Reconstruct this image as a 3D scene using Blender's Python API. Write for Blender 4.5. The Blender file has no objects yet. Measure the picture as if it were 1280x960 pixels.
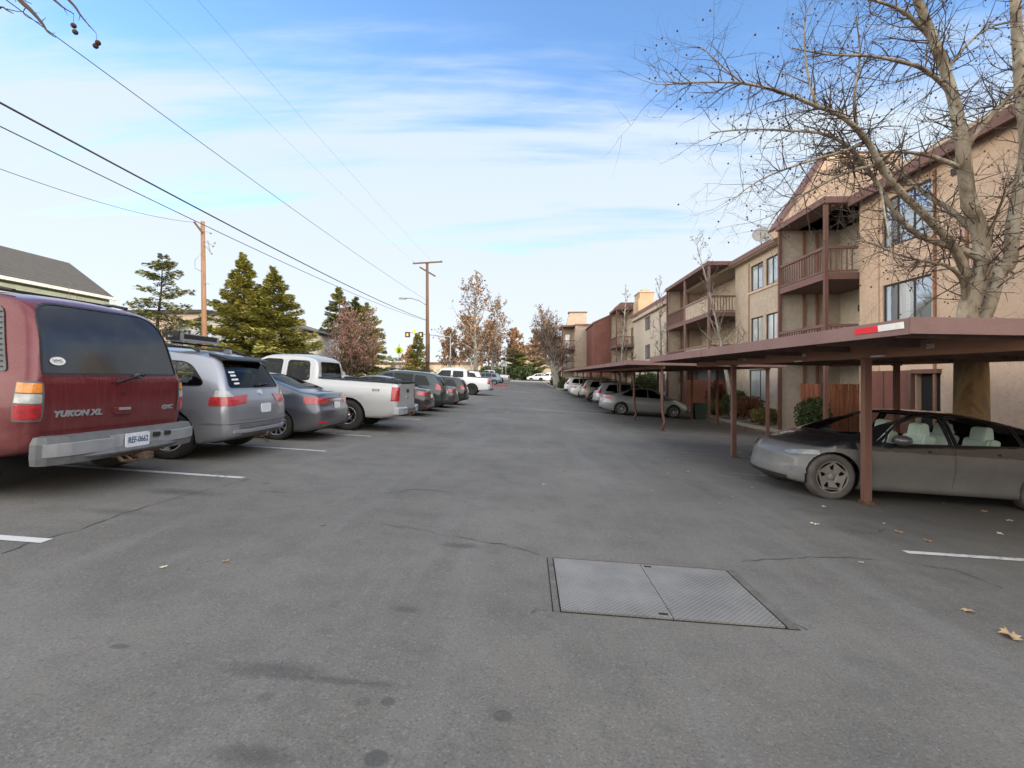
import bpy, bmesh, math, random
import numpy as np
from mathutils import Vector, Matrix, noise
from mathutils.bvhtree import BVHTree
PI = math.pi
SC = bpy.context.scene
COL = SC.collection
R = math.radians

# ------------------------------------------------------------------ camera
F = 600.0; YAW = math.atan(20/600.0); EYE = 1.45; HZ = 474.0
cam_d = bpy.data.cameras.new("camera"); cam = bpy.data.objects.new("camera", cam_d); COL.objects.link(cam)
cam.location = (0, 0, EYE); cam.rotation_euler = (R(90), 0, YAW)
cam_d.sensor_width = 36; cam_d.lens = 36*F/1280; cam_d.shift_y = -(480-HZ)/1280
cam_d.clip_start = 0.05; cam_d.clip_end = 6000
SC.camera = cam

def at(px, py, Y):
    """point at world distance Y along the drive seen at photo pixel (px, py)"""
    r = Vector((math.cos(YAW), math.sin(YAW), 0)); f = Vector((-math.sin(YAW), math.cos(YAW), 0))
    d = r*((px-640)/F) + f + Vector((0, 0, (HZ-py)/F))
    return Vector((0, 0, EYE)) + d*(Y/d.y)

# ------------------------------------------------------------------ terrain
def pchip(pts):
    xs = [p[0] for p in pts]; ys = [p[1] for p in pts]; n = len(xs)
    h = [xs[i+1]-xs[i] for i in range(n-1)]; d = [(ys[i+1]-ys[i])/h[i] for i in range(n-1)]
    m = [0]*n; m[0] = d[0]; m[-1] = d[-1]
    for i in range(1, n-1):
        m[i] = 0 if d[i-1]*d[i] <= 0 else 3*(h[i-1]+h[i])/((2*h[i]+h[i-1])/d[i-1]+(h[i]+2*h[i-1])/d[i])
    def f(x):
        if x <= xs[0]: return ys[0]
        if x >= xs[-1]: return ys[-1]
        i = 0
        while x > xs[i+1]: i += 1
        t = (x-xs[i])/h[i]
        return ((1+2*t)*(1-t)**2*ys[i] + t*(1-t)**2*h[i]*m[i] + t*t*(3-2*t)*ys[i+1] + t*t*(t-1)*h[i]*m[i+1])
    return f
cfun = pchip([(-40, .45), (0, 0), (17, -.19), (26, -.19), (37, .06), (50, .3), (75, .7), (100, .97), (160, 1.8), (400, 2.6), (3000, 3)])
def sfun(x):
    if x < -9: return .54 + .02*(-9-max(x, -30))
    if x > 11: return -.62
    if x > 9: return -.54 - .04*(x-9)
    return -.06*x
def G(x, y):
    w = 1.0 if y < 70 else max(0.0, 1-(y-70)/50.0)
    return cfun(y) + sfun(x)*w
def P(px, py):
    """ground point under a photo pixel"""
    lo, hi = .5, 400.0
    for _ in range(60):
        m = .5*(lo+hi); p = at(px, py, m)
        if p.z > G(p.x, p.y): lo = m
        else: hi = m
    p = at(px, py, lo); return Vector((p.x, p.y, G(p.x, p.y)))

# ------------------------------------------------------------------ objects
def tag(o, label=None, cat=None, group=None, kind=None):
    if label: o['label'] = label
    if cat: o['category'] = cat
    if group: o['group'] = group
    if kind: o['kind'] = kind
    return o
def empty(name, loc=(0, 0, 0), label=None, cat=None, group=None):
    o = bpy.data.objects.new(name, None); COL.objects.link(o); o.location = loc
    o.empty_display_size = .2
    return tag(o, label, cat, group)
def link(name, me, mat=None, parent=None):
    o = bpy.data.objects.new(name, me); COL.objects.link(o)
    if mat is not None:
        for m in (mat if isinstance(mat, (list, tuple)) else [mat]): me.materials.append(m)
    if parent is not None: o.parent = parent
    return o
def from_bm(name, bm, mat, parent=None, smooth=False, world=False, solid=0):
    if world and parent is not None:
        bmesh.ops.translate(bm, vec=-Vector(parent.location), verts=bm.verts)
    me = bpy.data.meshes.new(name); bm.to_mesh(me); bm.free()
    if smooth:
        for p in me.polygons: p.use_smooth = True
    o = link(name, me, mat, parent)
    if solid:
        s = o.modifiers.new("s", 'SOLIDIFY'); s.thickness = abs(solid); s.offset = -1 if solid > 0 else 1
        s.use_even_offset = False
        if smooth: s.use_rim = False
    return o
class MB:
    """collects shapes; build() links them as one mesh object"""
    def __init__(s): s.v = []; s.f = []; s.m = []; s.mi = 0; s.sm = []
    def add(s, vs, fs, smooth=False):
        o = len(s.v); s.v += [tuple(v) for v in vs]
        for f in fs: s.f.append([o+i for i in f]); s.m.append(s.mi); s.sm.append(smooth)
        return s
    def box(s, x0, x1, y0, y1, z0, z1, M=None):
        vs = [Vector((x, y, z)) for z in (z0, z1) for y in (y0, y1) for x in (x0, x1)]
        if M is not None: vs = [M @ v for v in vs]
        return s.add(vs, [(0, 2, 3, 1), (4, 5, 7, 6), (0, 1, 5, 4), (2, 6, 7, 3), (0, 4, 6, 2), (1, 3, 7, 5)])
    def bar(s, a, b, w, h=None, up=(0, 0, 1)):
        a = Vector(a); b = Vector(b); h = h or w; d = (b-a).normalized(); u = Vector(up)
        if abs(d.dot(u)) > .98: u = Vector((1, 0, 0))
        r = d.cross(u).normalized()*w/2; u = r.cross(d).normalized()*h/2
        vs = [p+sx*r+sz*u for p in (a, b) for sx, sz in ((-1, -1), (1, -1), (1, 1), (-1, 1))]
        return s.add(vs, [(0, 1, 2, 3), (7, 6, 5, 4), (0, 4, 5, 1), (1, 5, 6, 2), (2, 6, 7, 3), (3, 7, 4, 0)])
    def quad(s, *p): return s.add(p, [tuple(range(len(p)))])
    def tube(s, pts, rad, n=6, cap=True, squash=None):
        pts = [Vector(p) for p in pts]; k = len(pts)
        if not hasattr(rad, '__len__'): rad = [rad]*k
        vs = []; t0 = (pts[1]-pts[0]).normalized()
        u = t0.cross(Vector((0, 0, 1)) if abs(t0.z) < .95 else Vector((1, 0, 0))).normalized()
        for i in range(k):
            t = (pts[min(i+1, k-1)]-pts[max(i-1, 0)]).normalized()
            u = (u - t*u.dot(t))
            u = u.normalized() if u.length > 1e-6 else t.orthogonal().normalized()
            w = t.cross(u)
            for j in range(n):
                a = 2*PI*j/n; vs.append(pts[i] + rad[i]*(math.cos(a)*u+math.sin(a)*w))
        fs = [(i*n+j, i*n+(j+1) % n, (i+1)*n+(j+1) % n, (i+1)*n+j) for i in range(k-1) for j in range(n)]
        s.add(vs, fs, True)
        if cap and n > 3:
            o = len(s.v)-len(vs)
            for base, rev in ((o, True), (o+(k-1)*n, False)):
                f = list(range(base, base+n)); s.f.append(f[::-1] if rev else f); s.m.append(s.mi); s.sm.append(False)
        return s
    def lathe(s, prof, n=24, M=None, smooth=True):
        """profile (r, h) spun round local z"""
        vs = []
        for r, h in prof:
            for j in range(n):
                a = 2*PI*j/n; vs.append(Vector((r*math.cos(a), r*math.sin(a), h)))
        if M is not None: vs = [M @ v for v in vs]
        k = len(prof)
        return s.add(vs, [(i*n+j, i*n+(j+1) % n, (i+1)*n+(j+1) % n, (i+1)*n+j) for i in range(k-1) for j in range(n)], smooth)
    def ball(s, c, r, n=6, sq=1.0):
        prof = [(max(1e-4, r*math.sin(PI*i/n)), -r*sq*math.cos(PI*i/n)) for i in range(n+1)]
        return s.lathe(prof, max(5, n), Matrix.Translation(Vector(c)))
    def prism(s, poly, axis, a, b):
        """poly of 2-d points extruded along axis from a to b"""
        def mk(p, t): return {'x': (t, p[0], p[1]), 'y': (p[0], t, p[1]), 'z': (p[0], p[1], t)}[axis]
        n = len(poly); vs = [mk(p, a) for p in poly]+[mk(p, b) for p in poly]
        return s.add(vs, [tuple(range(n))[::-1], tuple(range(n, 2*n))]+[(i, (i+1) % n, n+(i+1) % n, n+i) for i in range(n)])
    def build(s, name, mat, parent=None, world=False, fixn=True):
        me = bpy.data.meshes.new(name)
        off = Vector(parent.location) if (world and parent is not None) else Vector((0, 0, 0))
        me.from_pydata([(v[0]-off.x, v[1]-off.y, v[2]-off.z) for v in s.v], [], s.f)
        me.polygons.foreach_set('material_index', s.m); me.polygons.foreach_set('use_smooth', s.sm)
        me.update()
        if fixn and len(s.f) < 6000:
            bm = bmesh.new(); bm.from_mesh(me); bmesh.ops.recalc_face_normals(bm, faces=bm.faces); bm.to_mesh(me); bm.free()
        return link(name, me, mat, parent)
def copy_tree(o, parent=None, rename=None):
    c = o.copy(); COL.objects.link(c)
    if parent is not None: c.parent = parent
    for ch in list(o.children): copy_tree(ch, c)
    return c
def text_bm(txt, size, depth=.004, bold=0.0, shear=0.0):
    cu = bpy.data.curves.new("t", 'FONT'); cu.body = txt; cu.size = size; cu.extrude = depth; cu.offset = bold; cu.shear = shear
    cu.align_x = 'CENTER'; cu.align_y = 'CENTER'; cu.resolution_u = 3
    o = bpy.data.objects.new("t", cu); COL.objects.link(o)
    dg = bpy.context.evaluated_depsgraph_get(); me = bpy.data.meshes.new_from_object(o.evaluated_get(dg))
    bm = bmesh.new(); bm.from_mesh(me); bpy.data.objects.remove(o); bpy.data.meshes.remove(me)
    return bm

# ------------------------------------------------------------------ materials
class NT:
    def __init__(s, name):
        s.m = bpy.data.materials.new(name); s.m.use_nodes = True; s.t = s.m.node_tree
        s.b = s.t.nodes['Principled BSDF']; s.out = s.t.nodes['Material Output']
    def n(s, typ, **kw):
        nd = s.t.nodes.new(typ)
        for k, v in kw.items():
            if k.startswith('_'): setattr(nd, k[1:], v)
            else:
                key = k.replace('__', ' ')
                nd.inputs[key].default_value = v
        return nd
    def l(s, a, b): s.t.links.new(a, b)
    def coord(s, kind='Object', scale=(1, 1, 1), rot=(0, 0, 0)):
        tc = s.n('ShaderNodeTexCoord'); mp = s.n('ShaderNodeMapping'); mp.inputs['Scale'].default_value = scale
        mp.inputs['Rotation'].default_value = rot
        if kind == 'World':
            g = s.n('ShaderNodeNewGeometry'); s.l(g.outputs['Position'], mp.inputs['Vector'])
        else: s.l(tc.outputs[kind], mp.inputs['Vector'])
        return mp.outputs['Vector']
    def noise(s, vec, scale, detail=4, rough=.55, dist=0):
        nd = s.n('ShaderNodeTexNoise', Scale=scale, Detail=detail, Roughness=rough, Distortion=dist)
        if vec is not None: s.l(vec, nd.inputs['Vector'])
        return nd.outputs['Fac']
    def ramp(s, fac, stops, interp='LINEAR'):
        r = s.n('ShaderNodeValToRGB'); cr = r.color_ramp; cr.interpolation = interp
        while len(cr.elements) < len(stops): cr.elements.new(.5)
        for e, (p, c) in zip(cr.elements, stops):
            e.position = p; e.color = c if len(c) == 4 else (*c, 1)
        s.l(fac, r.inputs['Fac']); return r.outputs['Color']
    def mix(s, fac, a, b, mode='MIX'):
        nd = s.n('ShaderNodeMix', _data_type='RGBA', _blend_type=mode, _clamp_factor=True)
        for sock, val in ((nd.inputs[0], fac), (nd.inputs[6], a), (nd.inputs[7], b)):
            if hasattr(val, 'is_output') or isinstance(val, bpy.types.NodeSocket): s.l(val, sock)
            elif isinstance(val, (int, float)): sock.default_value = val
            else: sock.default_value = (*val, 1) if len(val) == 3 else val
        return nd.outputs[2]
    def math(s, op, a, b=None, c=None):
        nd = s.n('ShaderNodeMath', _operation=op)
        for i, v in enumerate((a, b, c)):
            if v is None: continue
            if isinstance(v, bpy.types.NodeSocket): s.l(v, nd.inputs[i])
            else: nd.inputs[i].default_value = v
        return nd.outputs[0]
    def smooth(s, v, a, b):
        nd = s.n('ShaderNodeMapRange', _interpolation_type='SMOOTHSTEP'); s.l(v, nd.inputs['Value'])
        nd.inputs['From Min'].default_value = a; nd.inputs['From Max'].default_value = b
        return nd.outputs['Result']
    def bump(s, h, strength=.3, dist=.01):
        b = s.n('ShaderNodeBump', Strength=strength, Distance=dist); s.l(h, b.inputs['Height']); s.l(b.outputs['Normal'], s.b.inputs['Normal'])
    def base(s, c):
        if isinstance(c, bpy.types.NodeSocket): s.l(c, s.b.inputs['Base Color'])
        else: s.b.inputs['Base Color'].default_value = (*c, 1)
    def set(s, **kw):
        for k, v in kw.items():
            sock = s.b.inputs[k.replace('__', ' ')]
            if isinstance(v, bpy.types.NodeSocket): s.l(v, sock)
            else: sock.default_value = v
def mulc(c, k): return tuple(min(1, x*k) for x in c[:3])
def simple(name, c, rough=.6, metal=0.0, var=.15, scale=6, bump=0, coat=0, spec=.5, stretch=(1, 1, 1), bscale=None):
    t = NT(name); v = t.coord('Object', stretch)
    n = t.noise(v, scale, 5, .6)
    t.base(t.ramp(n, [(.3, mulc(c, 1-var)), (.7, mulc(c, 1+var))]))
    t.set(Roughness=rough, Metallic=metal, Coat__Weight=coat, Specular__IOR__Level=spec)
    if bump: t.bump(t.noise(v, bscale or scale*6, 4, .6), bump, .01)
    return t.m
def paint(name, c, metal=.4, rough=.35, dirt=.35, dcol=(.24, .21, .19), zlo=.1, zhi=.9, coat=.6, dscale=2.5, streak=0.0):
    """car paint with road film that thickens towards the sills"""
    t = NT(name); v = t.coord('Object'); sx = t.n('ShaderNodeSeparateXYZ'); t.l(v, sx.inputs[0])
    n1 = t.noise(v, dscale, 6, .65); n2 = t.noise(v, 40, 3, .7)
    hgt = t.smooth(sx.outputs['Z'], zhi, zlo)
    f = t.math('MULTIPLY', hgt, t.math('MULTIPLY_ADD', n1, 1.3, .1))
    f = t.math('ADD', f, t.math('MULTIPLY', t.smooth(n2, .45, .75), .18))
    if streak:
        vs = t.coord('Object', (1, 14, .7)); n3 = t.noise(vs, 3, 5, .7)
        f = t.math('ADD', f, t.math('MULTIPLY', t.smooth(n3, .45, .72), streak))
    f = t.math('MINIMUM', t.math('MULTIPLY', f, dirt*1.6), .93)
    t.base(t.mix(f, c, dcol))
    t.set(Metallic=t.math('MULTIPLY', t.math('SUBTRACT', 1.0, f), metal), Roughness=t.math('MULTIPLY_ADD', f, .5, rough), Coat__Weight=t.math('MULTIPLY', t.math('SUBTRACT', 1.0, f), coat), Coat__Roughness=.06)
    return t.m
def glass(name, tint=(.25, .27, .28), refl=.10, rough=.02, dust=0.0):
    t = NT(name); tr = t.n('ShaderNodeBsdfTransparent'); tr.inputs[0].default_value = (*tint, 1)
    gl = t.n('ShaderNodeBsdfGlossy', Roughness=rough); gl.inputs['Color'].default_value = (.95, .97, 1, 1)
    lw = t.n('ShaderNodeLayerWeight', Blend=.12)
    fac = t.math('MINIMUM', t.math('MULTIPLY_ADD', lw.outputs['Fresnel'], .6, refl), .95)
    mx = t.n('ShaderNodeMixShader'); t.l(fac, mx.inputs[0]); t.l(tr.outputs[0], mx.inputs[1]); t.l(gl.outputs[0], mx.inputs[2])
    out = mx.outputs[0]
    if dust:
        df = t.n('ShaderNodeBsdfDiffuse'); df.inputs['Color'].default_value = (.3, .29, .28, 1)
        m2 = t.n('ShaderNodeMixShader'); v = t.coord('Object'); nn = t.noise(v, 3, 5)
        t.l(t.math('MULTIPLY', nn, dust*2), m2.inputs[0]); t.l(out, m2.inputs[1]); t.l(df.outputs[0], m2.inputs[2]); out = m2.outputs[0]
    t.l(out, t.out.inputs['Surface']); return t.m
def emit(name, c, s):
    t = NT(name); t.base(c); t.b.inputs['Emission Color'].default_value = (*c, 1); t.b.inputs['Emission Strength'].default_value = s; return t.m

M = {}
M['black'] = simple('black_plastic', (.018, .018, .02), .55)
M['rubber'] = simple('tyre_rubber', (.022, .021, .02), .85, var=.3, bump=.2)
M['rubber_dusty'] = simple('dusty_tyre_rubber', (.082, .073, .066), .95, var=.3, bump=.2)
M['dark'] = simple('dark_underside', (.012, .012, .013), .9)
M['chrome'] = simple('chrome', (.6, .61, .63), .25, 1.0, .08)
M['alloy'] = simple('alloy', (.42, .43, .45), .35, .85, .1)
M['alloy_dusty'] = simple('dusty_wheel_cover', (.22, .20, .185), .6, .3, .15)
M['glass_dark'] = glass('dark_tinted_glass', (.10, .11, .12), .03)
M['glass_mid'] = glass('tinted_glass', (.50, .52, .52), .02)
M['glass_clear'] = glass('clear_glass', (.82, .86, .84), .05)
M['glass_dusty'] = glass('dusty_privacy_glass', (.03, .035, .045), .07, .12, .09)
M['red_lens'] = simple('red_lens', (.38, .010, .018), .2, coat=1, var=.35, scale=14, bump=.5, bscale=90)
M['dred_lens'] = simple('dark_red_lens', (.22, .01, .015), .15, coat=1, var=.1)
M['amber_lens'] = simple('amber_lens', (.7, .22, .015), .2, coat=1, var=.3, scale=14, bump=.5, bscale=90)
M['white_lens'] = simple('clear_lens', (.42, .42, .41), .2, coat=1, var=.3, scale=14, bump=.5, bscale=90)
M['plate'] = simple('plate_white', (.62, .66, .72), .5, var=.12, scale=30)
M['plate_text'] = simple('plate_blue', (.05, .09, .2), .5)
M['seat_dark'] = simple('dark_seat', (.05, .05, .052), .8)
M['seat_white'] = simple('white_seat', (.72, .8, .76), .6, var=.06)
M['white_sticker'] = simple('white_sticker', (.7, .7, .7), .5)
M['wet_metal'] = simple('rusty_steel', (.13, .085, .06), .7, .4, .4, 30)
M['grey_plastic'] = simple('grey_plastic', (.11, .115, .12), .6, var=.2, scale=10)
M['bright_metal'] = simple('dulled_chrome', (.42, .44, .47), .38, .55, .12, 5)

# ------------------------------------------------------------------ surface cutting
def rp(pts, r=.03, n=3):
    """round the corners of a polygon"""
    out = []; k = len(pts)
    rr = r if hasattr(r, '__len__') else [r]*k
    for i in range(k):
        p = Vector(pts[i]); a = Vector(pts[i-1])-p; b = Vector(pts[(i+1) % k])-p
        q = min(rr[i], a.length*.45, b.length*.45)
        if q < 1e-4: out.append(p); continue
        a = p+a.normalized()*q; b = p+b.normalized()*q
        for j in range(n+1):
            t = j/n; out.append((1-t)**2*a + 2*t*(1-t)*p + t*t*b)
    return [(v.x, v.y) for v in out]
def grow(poly, d):
    n = len(poly); c = Vector((sum(p[0] for p in poly)/n, sum(p[1] for p in poly)/n)); out = []
    A = sum(poly[i][0]*poly[(i+1) % n][1]-poly[(i+1) % n][0]*poly[i][1] for i in range(n)); sg = 1 if A > 0 else -1
    for i in range(n):
        a = Vector(poly[i-1]); p = Vector(poly[i]); b = Vector(poly[(i+1) % n])
        e = (b-a)
        if e.length < 1e-6: out.append(tuple(p)); continue
        nn = Vector((e.y, -e.x)).normalized()*sg; q = p+nn*d; out.append((q.x, q.y))
    return out
IDX = {'x': (1, 2), 'y': (0, 2), 'z': (0, 1)}
def planes(poly, ax):
    n = len(poly); i0, i1 = IDX[ax]
    A = sum(poly[i][0]*poly[(i+1) % n][1]-poly[(i+1) % n][0]*poly[i][1] for i in range(n)); sg = 1 if A > 0 else -1
    out = []
    for i in range(n):
        a = poly[i]; b = poly[(i+1) % n]; dx = b[0]-a[0]; dy = b[1]-a[1]; l = math.hypot(dx, dy)
        if l < 1e-5: continue
        co = Vector((0, 0, 0)); no = Vector((0, 0, 0)); co[i0], co[i1] = a; no[i0], no[i1] = dy/l*sg, -dx/l*sg
        out.append((co, no))
    return out
def sel(axis, lim):
    k = 'xyz'.index(axis[0]); s = 1 if axis[1] == '+' else -1
    return k, s, lim
def cut(bm, poly, axis, lim=0.0, take=True, hole=True):
    """split bm along a polygon seen along axis ('y+', 'x-' ...) on the side beyond lim; return the inside as a new bmesh, and remove it"""
    k, s, lim = sel(axis, lim); i0, i1 = IDX[axis[0]]
    lo = (min(p[0] for p in poly), min(p[1] for p in poly)); hi = (max(p[0] for p in poly), max(p[1] for p in poly))
    def near():
        fs = []
        for f in bm.faces:
            c = [v.co for v in f.verts]
            if max(v[k]*s for v in c) < lim*s: continue
            if max(v[i0] for v in c) < lo[0]-1e-4 or min(v[i0] for v in c) > hi[0]+1e-4: continue
            if max(v[i1] for v in c) < lo[1]-1e-4 or min(v[i1] for v in c) > hi[1]+1e-4: continue
            fs.append(f)
        es = {e for f in fs for e in f.edges}; vs = {v for f in fs for v in f.verts}
        return list(vs)+list(es)+fs
    ax = Vector((0, 0, 0)); ax[k] = 1; cl = Vector((0, 0, 0)); cl[k] = lim
    pl = planes(poly, axis[0])
    for co, no in pl+[(cl, ax)]:
        g = near()
        if not g: return bmesh.new()
        bmesh.ops.bisect_plane(bm, geom=g, dist=1e-5, plane_co=co, plane_no=no)
    ins = []
    for f in bm.faces:
        c = f.calc_center_median()
        if c[k]*s < lim*s: continue
        if all((c-co).dot(no) < 1e-6 for co, no in pl): ins.append(f)
    new = None
    if take:
        new = bmesh.new(); mp = {}
        for f in ins:
            vs = []
            for v in f.verts:
                if v not in mp: mp[v] = new.verts.new(v.co)
                vs.append(mp[v])
            try: new.faces.new(vs)
            except ValueError: pass
        new.normal_update()
    if hole and ins: bmesh.ops.delete(bm, geom=ins, context='FACES')
    return new
def offset(bm, d):
    bm.normal_update()
    for v in bm.verts: v.co += v.normal*d
    return bm
# ------------------------------------------------------------------ vehicles (local frame: x forward from the rear bumper, y left, z up)
GT = [(.03, .935), (.12, .97), (.25, .985), (.4, .992), (.55, 1.0), (.66, 1.0), (.74, .988), (.86, .972), (1, .95)]
def loft(sp):
    L, W = sp['L'], sp['W']; T = pchip(sp['top']); B = pchip(sp['belt'])
    Rr = pchip(sp.get('rear', [(0, 0), (1, 0)])); Fr = pchip(sp.get('front', [(0, .0), (1, 0)]))
    dR = sp.get('dR', .8); dF = sp.get('dF', .8); z0 = sp.get('z0', .2); tr = sp.get('tr', .68)
    bowr, bowf = sp.get('bowr', .1), sp.get('bowf', .25); endr = sp.get('endr', .10); endf = sp.get('endf', .16)
    n = sp.get('n', 56)
    xs = sorted(set([round(L*i/n, 4) for i in range(n+1)] + [.012, .03, .07, L-.012, L-.03, L-.07] + sp.get('xs', [])))
    xs = [x for i, x in enumerate(xs) if i == 0 or x-xs[i-1] > .009]
    def half(x):
        w = W/2; e = max(0, 1-x/.8); w *= 1-endr*e**2.2; e = max(0, 1-(L-x)/sp.get('noselen', 1.2)); w *= 1-endf*e**2.2
        sh = 1.0; dz = 0
        for d in (x, L-x):
            if d < .07: k = (1-d/.07); sh = 1-.045*k**2; dz = .035*k**2
        w *= sh; t = T(x)-dz; b = min(B(x), t-.12); zb = z0+.10*max(0, 1-x/.5)**1.5+.05*max(0, 1-(L-x)/.5)+dz
        hgt = t-b; q = min(1, max(0, (hgt-.12)/.35)); q = q*q*(3-2*q); wt = w*(.93*(1-q)+tr*q)
        crown = .045*q+.03*(1-q) if not sp.get('flat') else .02+.025*q
        pts = [(0, zb), (w*.55, zb), (w*.86, zb+.004)]
        gt = sp.get('gt', GT)
        pts += [(w*g, zb+(b-zb)*tt) for tt, g in gt]
        zc = t-crown-.035
        wb = w*.95
        for h in (.15, .35, .55, .75, .9, 1.0): pts.append((wb+(wt-wb)*(h**1.15), b+(zc-b)*h))
        for qq, k in ((.985, .35), (.94, .62), (.86, .8), (.7, 0), (.45, 0), (.2, 0), (0, 0)):
            z = t-crown*qq*qq-(.035*(1-k) if k else 0)
            pts.append((wt*qq, z))
        return pts
    def mp(x, y, z):
        q = abs(y)/(W/2)
        X = x + Rr(z)*max(0, 1-x/dR) - Fr(z)*max(0, 1-(L-x)/dF)
        X += bowr*q**2.6*max(0, 1-x/.7) - bowf*q**2.4*max(0, 1-(L-x)/sp.get('noselen', 1.1))
        return (X, y, z)
    bm = bmesh.new(); rings = []
    for x in xs:
        h = half(x); m = len(h)
        full = h + [(-y, z) for y, z in reversed(h[1:-1])]
        rings.append([bm.verts.new(mp(x, y, z)) for y, z in full])
    N = len(rings[0])
    for a, b in zip(rings, rings[1:]):
        for j in range(N):
            bm.faces.new((a[j], b[j], b[(j+1) % N], a[(j+1) % N]))
    for ring, x, flip in ((rings[0], xs[0], False), (rings[-1], xs[-1], True)):
        h = half(x); rows = []
        cols = [.92, .75, .5, .25, 0, -.25, -.5, -.75, -.92]
        for i in range(1, m-1):
            y, z = h[i]; zz = lambda c: z
            rows.append([ring[i]]+[bm.verts.new(mp(x, y*c, z)) for c in cols]+[ring[N-i]])
        for a, b in zip(rows, rows[1:]):
            for j in range(len(a)-1):
                f = (a[j], a[j+1], b[j+1], b[j]); bm.faces.new(f if not flip else f[::-1])
        for row, c, fl in ((rows[0], ring[0], True), (rows[-1], ring[m-1], False)):
            f = list(row)+[c]; 
            if fl != flip: f = f[::-1]
            try: bm.faces.new(f)
            except ValueError: pass
    bmesh.ops.recalc_face_normals(bm, faces=bm.faces)
    bm.normal_update(); return bm

class Surf:
    def __init__(s, bm, sp): s.t = BVHTree.FromBMesh(bm); s.L = sp['L']; s.W = sp['W']
    def rear(s, y, z):
        h = s.t.ray_cast(Vector((-2, y, z)), Vector((1, 0, 0))); return (h[0], h[1]) if h[0] else (Vector((.1, y, z)), Vector((-1, 0, 0)))
    def front(s, y, z):
        h = s.t.ray_cast(Vector((s.L+2, y, z)), Vector((-1, 0, 0))); return (h[0], h[1]) if h[0] else (Vector((s.L-.1, y, z)), Vector((1, 0, 0)))
    def side(s, x, z, sg):
        h = s.t.ray_cast(Vector((x, 3*sg, z)), Vector((0, -sg, 0))); return (h[0], h[1]) if h[0] else (Vector((x, s.W/2*sg, z)), Vector((0, sg, 0)))
    def top(s, x, y):
        h = s.t.ray_cast(Vector((x, y, 4)), Vector((0, 0, -1))); return (h[0], h[1]) if h[0] else (Vector((x, y, 1)), Vector((0, 0, 1)))
def frame_at(hit, right, off=0.003):
    """matrix whose z is the surface normal, x close to right"""
    p, n = hit; n = n.normalized(); r = Vector(right); r = (r-n*r.dot(n)).normalized(); u = n.cross(r)
    m = Matrix(((r.x, u.x, n.x, 0), (r.y, u.y, n.y, 0), (r.z, u.z, n.z, 0), (0, 0, 0, 1)))
    m.translation = p+n*off; return m
def put_text(txt, size, hit, right, mat, parent, name='lettering', depth=.003, bold=0, shear=0, sx=1.0):
    bm = text_bm(txt, size, depth, bold, shear)
    bmesh.ops.scale(bm, vec=(sx, 1, 1), verts=bm.verts)
    bmesh.ops.transform(bm, matrix=frame_at(hit, right, .004), verts=bm.verts)
    return from_bm(name, bm, mat, parent)
def put_box(hit, right, w, h, d, mat, parent, name, off=0.0, round_=True):
    M4 = frame_at(hit, right, off); m = MB()
    pl = rp([(-w/2, -h/2), (w/2, -h/2), (w/2, h/2), (-w/2, h/2)], min(w, h)*.25 if round_ else .001, 3)
    m.prism(pl, 'z', -.004, d)
    m.v = [tuple(M4 @ Vector(v)) for v in m.v]
    return m.build(name, mat, parent)

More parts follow.
